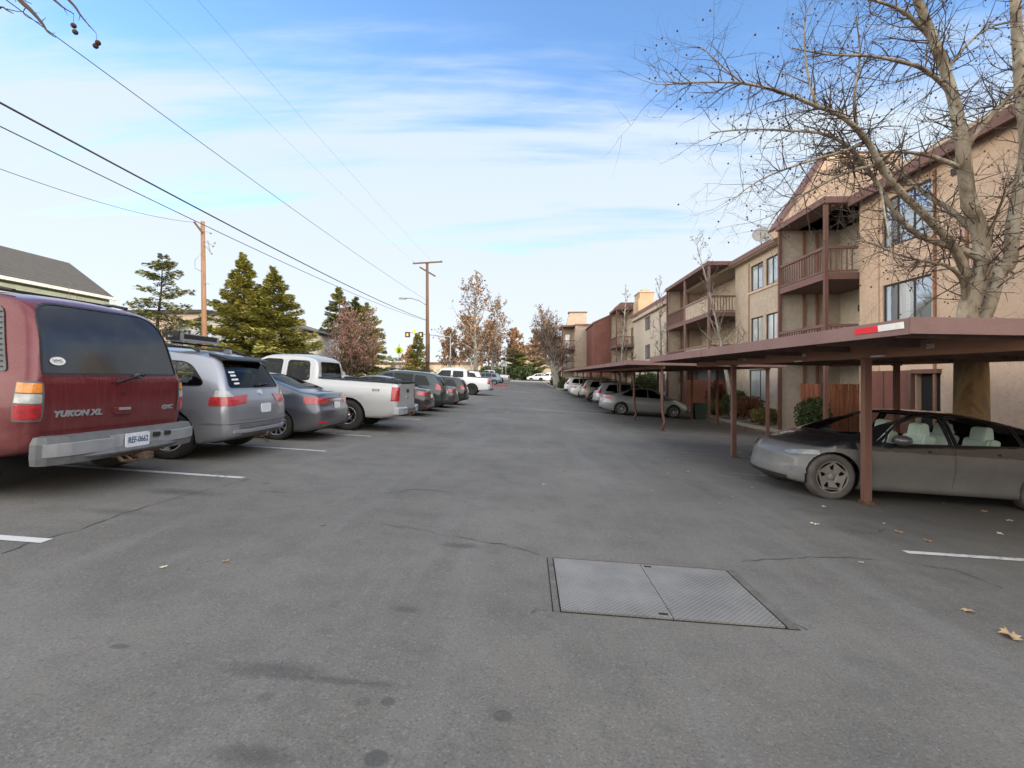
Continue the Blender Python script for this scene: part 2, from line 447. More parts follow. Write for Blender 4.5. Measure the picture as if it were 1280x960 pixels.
def wheel(parent, x, y, r, width, style, rimmat, tyremat, sg, near=True):
    """wheel with its axis along y, face outward on side sg"""
    w = empty('wheel'); w.parent = parent; w.location = (x, y, r)
    Mx = Matrix.Rotation(-sg*PI/2, 4, 'X')
    n = 40 if near else 18
    hw = width/2; rr = r*.66 if style != 'truck' else r*.56
    if style == 'aero': rr = r*.69
    t = MB(); t.lathe([(rr, -hw*.9), (rr*1.04, -hw), (r*.93, -hw), (r*.985, -hw*.8), (r, -hw*.4), (r, hw*.4), (r*.985, hw*.8), (r*.93, hw), (r*.86, hw*1.03), (rr*1.06, hw*.98), (rr, hw*.86)], n, Mx)
    t.build('tyre', tyremat, w)
    d = MB(); d.lathe([(rr*1.0, hw*.86), (rr*.97, hw*.7), (rr*.93, -hw*.2), (rr*.3, -hw*.15), (.001, -hw*.15)], n, Mx)
    d.build('wheel_barrel', M['dark'], w)
    m = MB(); ns = {'aero': 5, 'five': 5, 'ten': 10, 'truck': 6, 'seven': 7}[style]
    m.lathe([(rr*.94, hw*.72), (rr*.93, hw*.86), (rr*1.0, hw*.9), (rr*1.01, hw*.84)], n, Mx)
    m.lathe([(rr*.26, hw*.3), (rr*.25, hw*.7), (rr*.12, hw*.8), (.001, hw*.82)], 16, Mx)
    for k in range(ns):
        a0 = 2*PI*k/ns+.3; c = PI/ns
        if style == 'aero':
            pts = [(.2, -c*.99), (.2, c*.99), (.60, c*.66), (.62, c*.98), (.96, c*.99), (.96, -c*.99), (.62, -c*.98)]
            for tri in ([(.18, -c), (.18, c), (.42, c*.8), (.42, -c*.8)], [(.42, -c*.80), (.42, c*.80), (.72, c*.42), (.72, -c*.78)], [(.72, -c*1.0), (.72, c*.62), (.96, c*.85), (.96, -c*1.0)], [(.8, c*.5), (.78, c*1.0), (.96, c), (.96, c*.5)]):
                pass
            ang = [(.16, 1.0, -1.0), (.42, 1.0, -1.0), (.46, .78, -.66), (.74, .86, -.40), (.80, 1.0, -1.0), (.97, 1.0, -1.0)]
        elif style == 'five': ang = [(.16, .8, -.8), (.4, .34, -.34), (.7, .26, -.26), (.96, .42, -.42)]
        elif style == 'truck': ang = [(.2, 1, -1), (.5, .98, -.98), (.58, .5, -.5), (.78, .48, -.48), (.84, .98, -.98), (.97, 1, -1)]
        else: ang = [(.16, .9, -.9), (.4, .33, -.33), (.96, .30, -.30)]
        pr = None
        for rad, u, v in ang:
            z = hw*(.72 + .16*rad - (.12 if rad < .3 else 0))
            q = [(rr*rad*math.cos(a0+c*v), rr*rad*math.sin(a0+c*v), z), (rr*rad*math.cos(a0+c*u), rr*rad*math.sin(a0+c*u), z)]
            if pr:
                vs = pr+q[::-1]; lo = [(p[0], p[1], p[2]-.02) for p in vs]
                allv = [Mx @ Vector(p) for p in vs+lo]
                m.add(allv, [(0, 1, 2, 3), (0, 4, 5, 1), (1, 5, 6, 2), (2, 6, 7, 3), (3, 7, 4, 0)])
            pr = q
    m.build('rim', rimmat, w)
    return w

def circ(cx, cz, r, n=22, flat=None):
    p = [(cx+r*math.cos(2*PI*i/n), cz+r*math.sin(2*PI*i/n)) for i in range(n)]
    return p
def seats(parent, sp, mat):
    for x, rows in sp.get('seats', []):
        for y in rows:
            m = MB(); zf = sp.get('seat_z', .45); tz = sp.get('seat_top', 1.16)
            m.prism(rp([(x-.1, zf-.1), (x+.45, zf-.1), (x+.48, zf+.08), (x-.02, zf+.06)], .04), 'y', y-.24, y+.24)
            for hw_, o_ in ((.24, 0), (.20, .025)): m.prism(rp([(x-.02+o_, zf), (x+.1+o_, zf+.02), (x-.05+o_, tz-.26+hw_*.25), (x-.1, tz-.17), (x-.2, tz-.2)], .06, 4), 'y', y-hw_, y+hw_)
            for hw_, o_ in ((.13, .0), (.10, .015)): m.prism(rp([(x-.12-o_, tz-.24), (x-.03+o_, tz-.21), (x-.06, tz+o_*.6), (x-.16, tz+.01+o_*.6), (x-.19-o_, tz-.18)], .045, 4), 'y', y-hw_, y+hw_)
            m.build('seat', mat, parent)
def make_car(name, label, cat, sp, group=None, near=True):
    root = empty(name, (0, 0, 0), label, cat, group)
    skin = loft(sp); S = Surf(skin, sp); L, W = sp['L'], sp['W']; pm = sp['paint']
    src = skin.copy(); r = sp['r']; body = skin
    gm = M[sp.get('glass', 'glass_dark')]; parts = {}
    # wheel arches
    ra = r+sp.get('arch', .05)
    for wx in sp['wheels']:
        for sg in '+-':
            cut(body, circ(wx, r, ra, 24), 'y'+sg, (W/2-.42)*(1 if sg == '+' else -1), take=False)
    # glass: (poly, axis, lim, name)
    zones = []
    for poly in sp.get('side_windows', []):
        for sg in '+-': zones.append((poly, 'y'+sg, .1 if sg == '+' else -.1, 'window'))
    for poly, ax, lim, nm in sp.get('end_windows', []): zones.append((poly, ax, lim, nm))
    for poly, ax, lim, nm in zones:
        b2 = src.copy(); g = cut(b2, poly, ax, lim, hole=False); b2.free()
        zm = M[sp['rear_glass']] if (nm == 'rear_window' and 'rear_glass' in sp) else gm
        if nm == 'windscreen': zm = M[sp.get('front_glass', sp.get('glass', 'glass_dark'))]
        if len(g.faces): offset(g, -.006); from_bm(nm, g, zm, root, True)
        else: g.free()
        if near:
            b2 = src.copy(); g = cut(b2, grow(poly, sp.get('seal', .014)), ax, lim, hole=False); b2.free()
            g2 = cut(g, poly, ax, lim, take=False)
            if len(g.faces): offset(g, .002); from_bm('window_seal', g, M['black'], root, True)
            else: g.free()
        cut(body, poly, ax, lim, take=False)
    # doors
    for di, poly in enumerate(sp.get('doors', [])):
        for sg in '+-':
            d = cut(body, grow(poly, .005), 'y'+sg, .1 if sg == '+' else -.1)
            keep = cut(d, poly, 'y'+sg, .1 if sg == '+' else -.1); d.free()
            if len(keep.faces):
                do = from_bm('door', keep, pm, root, True, solid=.02)
                hx, hz = sp['handles'][di]
                s1 = 1 if sg == '+' else -1
                hit = S.side(hx, hz, s1); put_box(hit, (1, 0, 0), .2, .03, .028, sp.get('handle_mat', pm), do, 'handle', .006)
            else: keep.free()
    for poly, ax, lim in sp.get('seams', []):
        g1 = cut(body, grow(poly, .004), ax, lim); k = cut(g1, poly, ax, lim); g1.free()
        if len(k.faces): from_bm('bonnet' if ax == 'z+' else sp.get('seam_name', 'tailgate'), k, pm, root, True, solid=.02)
    for poly, ax, lim in sp.get('holes', []): cut(body, poly, ax, lim, take=False)
    from_bm('body', body, pm, root, True, solid=.02)
    # patches: (name, poly, axis, lim, material, offset)
    for nm, poly, ax, lim, mat, off in sp.get('patches', []):
        axs = [(ax, lim)] if ax[1] != '*' else [(ax[0]+'+', lim), (ax[0]+'-', -lim)]
        for a2, l2 in axs:
            b2 = src.copy(); g = cut(b2, poly, a2, l2, hole=False); b2.free()
            if len(g.faces): offset(g, off); from_bm(nm, g, mat, root, True, solid=-.008 if off < .006 else .012)
            else: g.free()
    # underside, wells, cabin tub
    m = MB(); m.box(.35, L-.5, -W/2+.25, W/2-.25, sp.get('z0', .2)+.01, sp.get('z0', .2)+.25); m.build('underbody', M['dark'], root)
    for wx in sp['wheels']:
        for s1 in (1, -1):
            m = MB(); n = 20; r2 = ra+.004; y0 = s1*(W/2-.13); y1 = s1*(W/2-.42)
            vs = []; 
            for i in range(n+1):
                a = PI*1.16*i/n-.25; vs += [(wx+r2*math.cos(a), y0, r+r2*math.sin(a)), (wx+r2*math.cos(a), y1, r+r2*math.sin(a))]
            fs = [(2*i, 2*i+1, 2*i+3, 2*i+2) for i in range(n)]+[tuple(range(1, 2*n+2, 2))]
            m.add(vs, fs); m.build('wheel_well', M['dark'], root)
    if sp.get('cabin'):
        a, b, z = sp['cabin']; m = MB(); m.prism([(a, z-.25), (b, z-.25), (b-.05, z-.02), (b-.5, z-.0), (b-.55, z-.2), (a, z-.2)], 'y', -W/2+.13, W/2-.13); m.build('dashboard', M['seat_dark'], root)
    seats(root, sp, sp.get('seat_mat', M['seat_dark']))
    for wx in sp['wheels']:
        for s1 in (1, -1): wheel(root, wx, s1*(W/2-sp.get('tw', .22)/2-sp.get('inset', .02)), r, sp.get('tw', .22), sp.get('rim', 'five'), sp.get('rim_mat', M['alloy']), sp.get('tyre_mat', M['rubber']), s1, near)
    # mirrors
    if 'mirror' in sp:
        mx, mz = sp['mirror']
        for s1 in (1, -1):
            p, n = S.side(mx, mz, s1); m = MB()
            pl = rp([(-.09, -.07), (.10, -.08), (.12, .05), (-.02, .075), (-.09, .05)], .04)
            mm = Matrix.Translation((mx, p.y+s1*.155, mz)) @ Matrix.Diagonal((.12, .125, .078, 1)); prof = [(max(1e-3, math.sin(PI*i/10)**.8), -math.cos(PI*i/10)) for i in range(11)]; m.lathe(prof, 16, mm @ Matrix.Rotation(R(90), 4, 'X'))
            m.box(mx-.075, mx-.065, p.y+s1*.155-.09, p.y+s1*.155+.09, mz-.05, mz+.05); m.bar((mx, p.y-s1*.02, mz-.03), (mx+.02, p.y+s1*.1, mz-.03), .05)
            m.build('mirror', sp.get('mirror_mat', M['black']), root)
    src.free()
    return root, S
def place(root, sp, xrear, yc, head=-1, yaw=0.0, scale=1.0):
    """rear bumper at world x = xrear, centre line at world y = yc; head -1 faces -x"""
    L = sp['L']; z = G(xrear+head*L/2, yc); th = math.atan2(G(xrear, yc)-G(xrear+head*L, yc), L)
    rz = (PI if head < 0 else 0)+yaw
    zr = G(xrear, yc); h = Vector((head*math.cos(yaw), head*math.sin(yaw), 0))
    root.location = (xrear, yc, zr); root.rotation_euler = (0, th, rz) if True else None
    root.scale = (scale, scale, scale)
# rotation: pitch about local y: positive lowers the nose (nose at +x), Z first then local pitch
def base_sedan(**k):
    d = dict(L=4.56, W=1.79, z0=.19, r=.325, wheels=[.98, 3.66], tr=.66, tw=.21, n=48,
        top=[(0, .97), (.06, 1.03), (.5, 1.08), (1.0, 1.22), (1.5, 1.38), (2.1, 1.44), (2.6, 1.41), (3.05, 1.27), (3.5, 1.04), (4.0, .94), (4.4, .80), (4.56, .66)],
        belt=[(0, .84), (.8, .96), (2.4, .93), (3.5, .86), (4.56, .5)], rear=[(.2, .06), (.4, .0), (.65, .02), (.75, .07), (1.05, .13)], front=[(.2, .06), (.45, 0), (.7, .06), (.9, .15)],
        side_windows=[rp([(.98, 1.04), (1.62, .985), (1.62, 1.335), (1.45, 1.30)], .05), rp([(1.68, .985), (2.28, .975), (2.28, 1.375), (1.72, 1.35)], .05), rp([(2.36, .97), (3.22, .95), (2.62, 1.325), (2.36, 1.37)], .05)],
        end_windows=[(rp([(-.60, 1.11), (.60, 1.11), (.53, 1.36), (-.53, 1.36)], .06), 'x-', 1.55, 'rear_window'), (rp([(-.66, 1.02), (.66, 1.02), (.55, 1.33), (-.55, 1.33)], .06), 'x+', 2.6, 'windscreen')],
        doors=[[(1.45, .36), (2.32, .32), (2.32, 1.40), (1.6, 1.37), (1.18, 1.02)], [(2.34, .32), (3.28, .32), (3.32, .9), (3.28, .97), (2.66, 1.37), (2.34, 1.40)]],
        handles=[(1.55, .88), (2.5, .86)], cabin=(1.2, 3.2, .95), mirror=(2.98, 1.0), seats=[(1.5, (-.38, .38)), (2.35, (-.38, .38))], seat_z=.42, seat_top=1.13)
    d.update(k); return d
def base_suv(**k):
    d = dict(L=4.65, W=1.86, z0=.24, r=.36, wheels=[.95, 3.72], tr=.72, tw=.23, n=48, dR=1.7, endr=.07,
        top=[(0, 1.58), (.12, 1.63), (.6, 1.68), (1.8, 1.71), (2.4, 1.68), (2.9, 1.54), (3.35, 1.18), (3.9, 1.08), (4.4, .96), (4.65, .8)],
        belt=[(0, 1.04), (1.5, 1.06), (3.3, 1.0), (4.65, .6)], rear=[(.24, .08), (.45, 0), (.8, .02), (1.05, .1), (1.35, .26), (1.62, .45)], front=[(.2, .08), (.5, 0), (.9, .1), (1.1, .2)],
        side_windows=[rp([(.62, 1.12), (1.32, 1.1), (1.32, 1.52), (.86, 1.50)], .06), rp([(1.4, 1.1), (2.2, 1.08), (2.2, 1.57), (1.4, 1.55)], .05), rp([(2.28, 1.08), (3.12, 1.05), (2.66, 1.50), (2.28, 1.56)], .05)],
        end_windows=[(rp([(-.66, 1.12), (.66, 1.12), (.56, 1.5), (-.56, 1.5)], .06), 'x-', .9, 'rear_window'), (rp([(-.7, 1.16), (.7, 1.16), (.58, 1.55), (-.58, 1.55)], .06), 'x+', 2.6, 'windscreen')],
        doors=[[(1.4, .38), (2.23, .36), (2.23, 1.62), (1.36, 1.6), (1.34, .9)], [(2.26, .36), (3.2, .36), (3.26, .95), (3.18, 1.06), (2.7, 1.56), (2.26, 1.61)]],
        handles=[(1.5, .98), (2.42, .96)], cabin=(.6, 3.1, 1.02), mirror=(2.95, 1.1), seats=[(1.5, (-.4, .4)), (2.4, (-.4, .4))], seat_z=.6, seat_top=1.35)
    d.update(k); return d
def base_pickup(cabx=2.15, L=5.8, four=False, **k):
    d = dict(L=L, W=2.0, z0=.36, r=.40, wheels=[1.32, L-.98], tr=.78, tw=.26, n=40, endr=.03, endf=.12, flat=True, bowr=.02, arch=.08,
        xs=[cabx-.02, cabx, cabx+.02, cabx+.05, cabx+.09],
        top=[(0, 1.34), (cabx-.02, 1.36), (cabx+.03, 1.76), (cabx+.2, 1.90), (cabx+.6, 1.95), (L-2.35, 1.92), (L-2.05, 1.79), (L-1.5, 1.27), (L-1.0, 1.2), (L-.2, 1.12), (L, .95)],
        belt=[(0, 1.16), (cabx, 1.18), (L-1.5, 1.15), (L, .7)], rear=[(.3, .0), (1.3, .02)], front=[(.3, .05), (.6, 0), (1.1, .08)],
        gt=[(.03, .96), (.12, .98), (.25, .99), (.4, .995), (.55, 1.0), (.7, 1.0), (.84, .985), (.95, .97), (1, .96)],
        side_windows=([rp([(cabx+.2, 1.26), (cabx+.82, 1.25), (cabx+.82, 1.76), (cabx+.26, 1.76)], .08)]+[rp([(cabx+.98, 1.25), (L-1.62, 1.23), (L-2.1, 1.70), (L-2.3, 1.77), (cabx+.98, 1.77)], [.06, .03, .05, .05, .06])]),
        end_windows=[(rp([(-.68, 1.30), (.68, 1.30), (.62, 1.75), (-.62, 1.75)], .06), 'x-', cabx+.4, 'rear_window'), (rp([(-.74, 1.28), (.74, 1.28), (.62, 1.7), (-.62, 1.7)], .06), 'x+', L-2.6, 'windscreen')],
        doors=[[(cabx+.14, .5), (cabx+.88, .5), (cabx+.88, 1.76), (cabx+.14, 1.76)], [(cabx+.91, .5), (L-1.55, .5), (L-1.52, 1.16), (L-2.05, 1.72), (L-2.3, 1.76), (cabx+.91, 1.76)]],
        handles=[(cabx+.3, 1.05), (cabx+1.05, 1.05)], cabin=(cabx+.15, L-1.7, 1.1), mirror=(L-1.75, 1.28), seats=[(cabx+1.2, (-.45, .45))], seat_z=.7, seat_top=1.6,
        holes=[([(.09, -.86), (cabx-.12, -.86), (cabx-.12, .86), (.09, .86)], 'z+', 1.22)], rim='truck')
    d.update(k); return d
def bed_box(root, cabx, mat=None):
    m = MB(); m.box(.07, cabx-.1, -.88, .88, .72, .75); b = .875
    for a in ((.06, .09, -.88, .88), (cabx-.12, cabx-.09, -.88, .88), (.08, cabx-.1, -.89, -.86), (.08, cabx-.1, .86, .89)): m.box(a[0], a[1], a[2], a[3], .73, 1.30)
    m.build('cargo_bed', M['dark'], root)
    m = MB()
    for s1 in (1, -1): m.tube([(.06, s1*.895, 1.325), (1.0, s1*.905, 1.335), (cabx-.05, s1*.905, 1.345)], .026, 6)
    m.bar((.05, -.86, 1.335), (.05, .86, 1.335), .06, .025)
    m.build('bed_rail_cap', M['black'], root)
def plate(S, root, y, z, txt=None, w=.30, h=.15, mat='plate', tm='plate_text', size=.085):
    hit = S.rear(y, z); hit = (hit[0], Vector((-1, 0, hit[1].z*.6)).normalized())
    p = put_box(hit, (0, -1, 0), w, h, .006, M[mat], root, 'licence_plate', .014, True)
    if txt:
        put_text(txt, size, (hit[0]+Vector((-.022, 0, 0)), hit[1]), (0, -1, 0), M[tm], p, 'plate_lettering', .001, .001, sx=.95)
    return p
def wiper(S, root, pts, mat='black'):
    m = MB(); q = []
    for y, z in pts: h = S.rear(y, z); q.append(h[0]+h[1]*.035)
    m.tube(q, .012, 5); a = q[0]; b = q[1]; m.tube([a+(b-a)*.2+Vector((.01, 0, -.012)), b+Vector((.012, 0, -.012))], .009, 4)
    m.ball(q[0], .028, 6)
    m.build('wiper', M[mat], root)
def sweep(path, sec, mat, root, name):
    """section (out, z) swept along a plan path of (x, y)"""
    m = MB(); vs = []; n = len(path); k = len(sec)
    for i, p in enumerate(path):
        a = Vector(path[max(0, i-1)]); b = Vector(path[min(n-1, i+1)]); t = (b-a).normalized(); o = Vector((t.y, -t.x))
        for u, z in sec: vs.append((p[0]+o.x*u, p[1]+o.y*u, z))
    fs = [(i*k+j, i*k+(j+1) % k, (i+1)*k+(j+1) % k, (i+1)*k+j) for i in range(n-1) for j in range(k)]
    fs += [tuple(range(k)), tuple(range((n-1)*k, n*k))]
    m.add(vs, fs); return m.build(name, mat, root)

def stretch(sp, k):
    """lengthen a spec along x without touching the wheels"""
    d = dict(sp); d['L'] = sp['L']*k
    for key in ('top', 'belt'): d[key] = [(x*k, z) for x, z in sp[key]]
    d['side_windows'] = [[(x*k, z) for x, z in p] for p in sp['side_windows']]
    d['doors'] = [[(x*k, z) for x, z in p] for p in sp['doors']]
    d['handles'] = [(x*k, z) for x, z in sp['handles']]; d['wheels'] = [x*k for x in sp['wheels']]
    d['end_windows'] = [(p, a, l*k, n) for p, a, l, n in sp['end_windows']]
    d['patches'] = [(n, p, a, l*k if a[0] == 'x' else l, m, o) for n, p, a, l, m, o in sp['patches']]
    d['seams'] = [([(x*k, y) for x, y in p] if a[0] == 'z' else p, a, l) for p, a, l in sp.get('seams', [])]
    d['seats'] = [(x*k, ys) for x, ys in sp['seats']]; c = sp['cabin']; d['cabin'] = (c[0]*k, c[1]*k, c[2])
    d['mirror'] = (sp['mirror'][0]*k, sp['mirror'][1]); d['xs'] = [x*k for x in sp.get('xs', [])]
    return d
# ------------------------------------------------------------------ the vehicles
LEFT = 'vehicles parked nose-in along the left side of the lot'
RIGHT = 'vehicles parked under the carports'
# --- maroon full-size SUV
sp = dict(L=5.57, W=2.0, z0=.42, r=.40, wheels=[1.05, 4.5], tr=.80, tw=.26, n=52, dR=2.4, endr=.03, endf=.1, bowr=.05, arch=.075,
    top=[(0, 2.05), (.12, 2.10), (.6, 2.15), (2.0, 2.17), (3.2, 2.13), (3.6, 2.0), (4.2, 1.28), (4.7, 1.2), (5.4, 1.12), (5.57, .95)],
    belt=[(0, 1.22), (4.0, 1.2), (5.57, .8)], rear=[(.3, .16), (.7, .13), (1.0, .10), (1.2, .11), (1.38, .16), (1.75, .27), (2.1, .50)], front=[(.3, .05), (.6, 0), (1.1, .08)],
    gt=[(.03, .95), (.12, .975), (.25, .985), (.4, .995), (.5, 1.0), (.7, 1.0), (.84, .985), (.95, .975), (1, .965)],
    paint=paint('maroon_paint', (.125, .008, .015), .3, .25, .30, (.21, .085, .08), .5, 1.4, .55, 3.5, .42),
    side_windows=[rp([(.92, 1.27), (2.05, 1.27), (2.05, 1.8), (1.02, 1.78)], .08), rp([(2.15, 1.27), (2.95, 1.27), (2.95, 1.82), (2.15, 1.82)], .06), rp([(3.05, 1.27), (3.95, 1.27), (3.55, 1.76), (3.05, 1.82)], .06)],
    end_windows=[(rp([(-.83, 1.30), (.83, 1.30), (.735, 2.02), (-.735, 2.02)], [.03, .03, .24, .24], 5), 'x-', .60, 'rear_window'), (rp([(-.8, 1.3), (.8, 1.3), (.68, 1.8), (-.68, 1.8)], .06), 'x+', 3.3, 'windscreen')],
    rear_glass='glass_dusty', seal=.02, doors=[[(2.1, .5), (3.0, .5), (3.0, 1.88), (2.1, 1.88)], [(3.03, .5), (4.0, .5), (4.05, 1.22), (3.6, 1.82), (3.03, 1.88)]], handles=[(2.2, 1.1), (3.15, 1.1)],
    seams=[([(-.835, .70), (.835, .70), (.835, 1.265), (-.835, 1.265)], 'x-', .6)], rim='five', mirror=(3.85, 1.32), cabin=(.5, 4.0, 1.1), rim_mat=M['alloy'])
ms = []
z = [.80, .845, .99, 1.015, 1.085, 1.105, 1.185, 1.215]
for s1 in (1, -1):
    def ry(a, b): return [(s1*p[0], p[1]) for p in rp([(.865, a), (1.06, a), (1.06, b), (.865, b)], [.02, .001, .001, .02])]
    ms += [('tail_lamp_housing', [(s1*p[0], p[1]) for p in rp([(.845, .815), (1.08, .815), (1.08, 1.215), (.845, 1.215)], [.03, .001, .001, .05])], 'x-', .30, M['grey_plastic'], .004),
           ('tail_lamp', ry(.835, .985), 'x-', .285, M['red_lens'], .016), ('reversing_lamp', ry(.998, 1.088), 'x-', .285, M['white_lens'], .014), ('turn_signal', ry(1.10, 1.195), 'x-', .285, M['amber_lens'], .016)]
ms += [('rear_quarter_vent', rp([(.44, 1.30), (.80, 1.30), (.90, 1.96), (.66, 1.97)], [.03, .03, .06, .1]), 'y*', .3, M['grey_plastic'], .003)]
sp['patches'] = ms
root, S = make_car('maroon_suv', 'dusty maroon full-size SUV nearest the camera, with a cracked grey bumper and tow hitch', 'SUV', sp, LEFT)
# louvre slats on the quarter vents
for s1 in (1, -1):
    m = MB()
    for k in range(11):
        zz = 1.345+k*.055; x0 = .49+k*.016; x1 = .83+k*.009
        p, n = S.side(x0, zz, s1); q, n2 = S.side(x1, zz, s1)
        m.bar(p+n*.012, q+n*.012, .016, .012)
    m.build('vent_louvre', M['black'], root)
bump = [(.10, .985), (.03, .985), (-.03, .93), (-.085, .75), (-.10, .4), (-.105, 0)]
bump = bump+[(x, -y) for x, y in bump[-2::-1]]
sweep(bump, [(-.10, .385), (-.01, .39), (.0, .46), (.0, .60), (-.03, .665), (-.12, .675)][::-1], M['grey_plastic'], root, 'bumper')
for s1 in (1, -1):
    pth = [(-.005, .955), (-.05, .86), (-.082, .75), (-.098, .5), (-.101, .3)]
    m = sweep([(x, s1*y) for x, y in pth], [(.014*s1, .475), (.016*s1, .60), (-.02*s1, .61), (-.02*s1, .47)], M['bright_metal'], root, 'bumper_face')
sweep([(-.10, .33), (-.105, 0), (-.10, -.33)], [(.004, .48), (.006, .625), (-.03, .63), (-.03, .48)], M['bright_metal'], root, 'bumper_face')
sweep([(-.02, .75), (-.09, .5), (-.12, .3), (-.125, 0), (-.12, -.3), (-.09, -.5), (-.02, -.75)], [(.02, .42), (.035, .445), (-.0, .495), (-.06, .45)], M['grey_plastic'], root, 'bumper_step')
m = MB(); M4 = Matrix(((0, 0, -1, -.132), (-1, 0, 0, .02), (0, 1, 0, .552), (0, 0, 0, 1)))
m.prism(rp([(-.155, -.078), (.155, -.078), (.155, .078), (-.155, .078)], .02), 'z', -.01, .008); m.v = [tuple(M4 @ Vector(v)) for v in m.v]
pl = m.build('licence_plate', M['plate'], root)
bm = text_bm('REF-0662', .088, .001, .0015); bmesh.ops.scale(bm, vec=(.78, 1.1, 1), verts=bm.verts)
bmesh.ops.transform(bm, matrix=Matrix.Translation((-.011, 0, 0)) @ M4, verts=bm.verts); from_bm('plate_lettering', bm, M['plate_text'], pl)
for y in (-.26, -.42): MB().box(-.13, -.10, y-.045, y+.045, .555, .605).build('bumper_socket', M['black'], root)
m = MB(); m.box(-.06, .4, -.09, -.02, .36, .43); m.box(-.24, -.02, -.095, -.015, .33, .40); m.box(-.1, -.06, -.35, .3, .38, .43); m.tube([(-.05, .12, .40), (-.16, .12, .33), (-.17, .02, .31), (-.1, -.02, .34)], .014, 6)
m.tube([(-.05, .22, .42), (-.12, .2, .33), (-.15, .1, .31)], .022, 6)
m.build('tow_hitch', M['wet_metal'], root)
put_text('YUKON XL', .085, S.rear(.50, .875), (0, -1, 0), M['bright_metal'], root, 'lettering', .004, .0045, .12, 1.15)
put_text('GMC', .075, S.rear(-.68, .875), (0, -1, 0), M['bright_metal'], root, 'lettering', .004, .003, 0, 1.1)
h = put_box(S.rear(0, .88), (0, -1, 0), .22, .085, .03, sp['paint'], root, 'tailgate_handle', .004); put_box(S.rear(0, .90), (0, -1, 0), .15, .03, .012, M['bright_metal'], h, 'handle_grip', .034)
put_box(S.rear(0, 1.08), (0, -1, 0), .035, .035, .012, M['black'], root, 'lock', .002)
wiper(S, root, [(-.26, 1.285), (.12, 1.20)], 'black')
put_box(S.rear(-.22, 1.275), (0, -1, 0), .11, .05, .03, M['grey_plastic'], root, 'wiper_base', .002)
hit = S.rear(.68, 1.42); stk = MB(); M4 = frame_at(hit, (0, -1, 0), .004); stk.prism([(.075*math.cos(2*PI*i/20), .045*math.sin(2*PI*i/20)) for i in range(20)], 'z', 0, .001)
stk.v = [tuple(M4 @ Vector(v)) for v in stk.v]; so = stk.build('sticker', M['white_sticker'], root)
put_text('VMS', .05, (hit[0]+hit[1]*.003, hit[1]), (0, -1, 0), M['seat_dark'], so, 'sticker_lettering', .0008)
for s1 in (1, -1):
    m = MB(); m.tube([(.75, s1*.66, 2.135), (.95, s1*.66, 2.165), (2.6, s1*.66, 2.175), (3.1, s1*.66, 2.12)], .022, 6); m.build('roof_rail', M['black'], root)
for x in (1.15, 2.3): MB().bar((x, -.66, 2.175), (x, .66, 2.175), .05, .03).build('roof_crossbar', M['black'], root)
place(root, sp, -4.70, 5.47, -1, R(-3.5), 1.0)

# --- silver-blue compact SUV with roof tray
cp = paint('silver_blue_paint', (.29, .305, .35), .6, .33, .30, (.25, .24, .24), .2, .9, .6)
mat_cloth = simple('soft_black_rubber', (.02, .02, .021), .7)
sp = base_suv(L=4.57, W=1.87, paint=cp, z0=.25, r=.37, glass='glass_mid', rear_glass='glass_dark', rim='five', dR=1.9,
    side_windows=[rp([(.47, 1.14), (1.34, 1.11), (1.34, 1.49), (.80, 1.48)], [.12, .05, .05, .16], 5), rp([(1.42, 1.11), (2.2, 1.08), (2.2, 1.57), (1.42, 1.55)], .05), rp([(2.28, 1.08), (3.12, 1.05), (2.66, 1.50), (2.28, 1.56)], .05)],
    end_windows=[(rp([(-.70, 1.13), (.70, 1.13), (.56, 1.52), (-.56, 1.52)], [.05, .05, .05, .05]), 'x-', .95, 'rear_window'), (rp([(-.7, 1.16), (.7, 1.16), (.58, 1.55), (-.58, 1.55)], .06), 'x+', 2.6, 'windscreen')],
    seams=[([(-.66, .62), (.66, .62), (.72, 1.10), (-.72, 1.10)], 'x-', .45)])
ms = []
for s1 in (1, -1):
    mr = lambda pl: [(s1*p[0], p[1]) for p in pl]
    ms += [('tail_lamp', mr([(.30, .99), (.56, .86), (1.0, .86), (1.0, 1.0), (.30, 1.01)]) if False else mr(rp([(.46, .88), (1.0, .84), (1.0, .97), (.36, 1.02)], .02)), 'x-', .36, M['red_lens'], .008),
           ('reversing_lamp', mr(rp([(.68, .992), (1.0, .975), (1.0, 1.05), (.76, 1.085)], .02)), 'x-', .30, M['white_lens'], .008)]
ms += [('bumper_strip', rp([(-.95, .585), (.95, .585), (.95, .615), (-.95, .615)], .01), 'x-', .45, cp, .016), ('rear_valance', rp([(-.70, .30), (.70, .30), (.52, .43), (-.52, .43)], .02), 'x-', .35, M['grey_plastic'], .006),
       ('bumper_insert', rp([(-.62, .50), (.62, .50), (.62, .56), (-.62, .56)], .01), 'x-', .3, M['grey_plastic'], .004)]
sp['patches'] = ms
root, S = make_car('silver_suv', 'silver-blue compact SUV with a roof tray and black spoiler, behind the maroon SUV', 'SUV', sp, LEFT)
sweep([(.25, .84), (.04, .72), (-.03, .5), (-.045, 0), (-.03, -.5), (.04, -.72), (.25, -.84)], [(-.02, .43), (.012, .435), (.012, .475), (-.02, .485)], cp, root, 'bumper_bar')
pth = [(.58, .52), (.50, .3), (.48, 0), (.50, -.3), (.58, -.52)]
m = MB(); m.prism([(.30, 1.575), (.42, 1.60), (.62, 1.635), (.60, 1.60), (.38, 1.54), (.28, 1.55)], 'y', -.58, .58); m.build('spoiler', M['black'], root)
plate(S, root, -.05, .79); wiper(S, root, [(0, 1.15), (-.34, 1.17)])
put_box(S.rear(0, 1.05), (0, -1, 0), .08, .08, .012, M['chrome'], root, 'badge', .002)
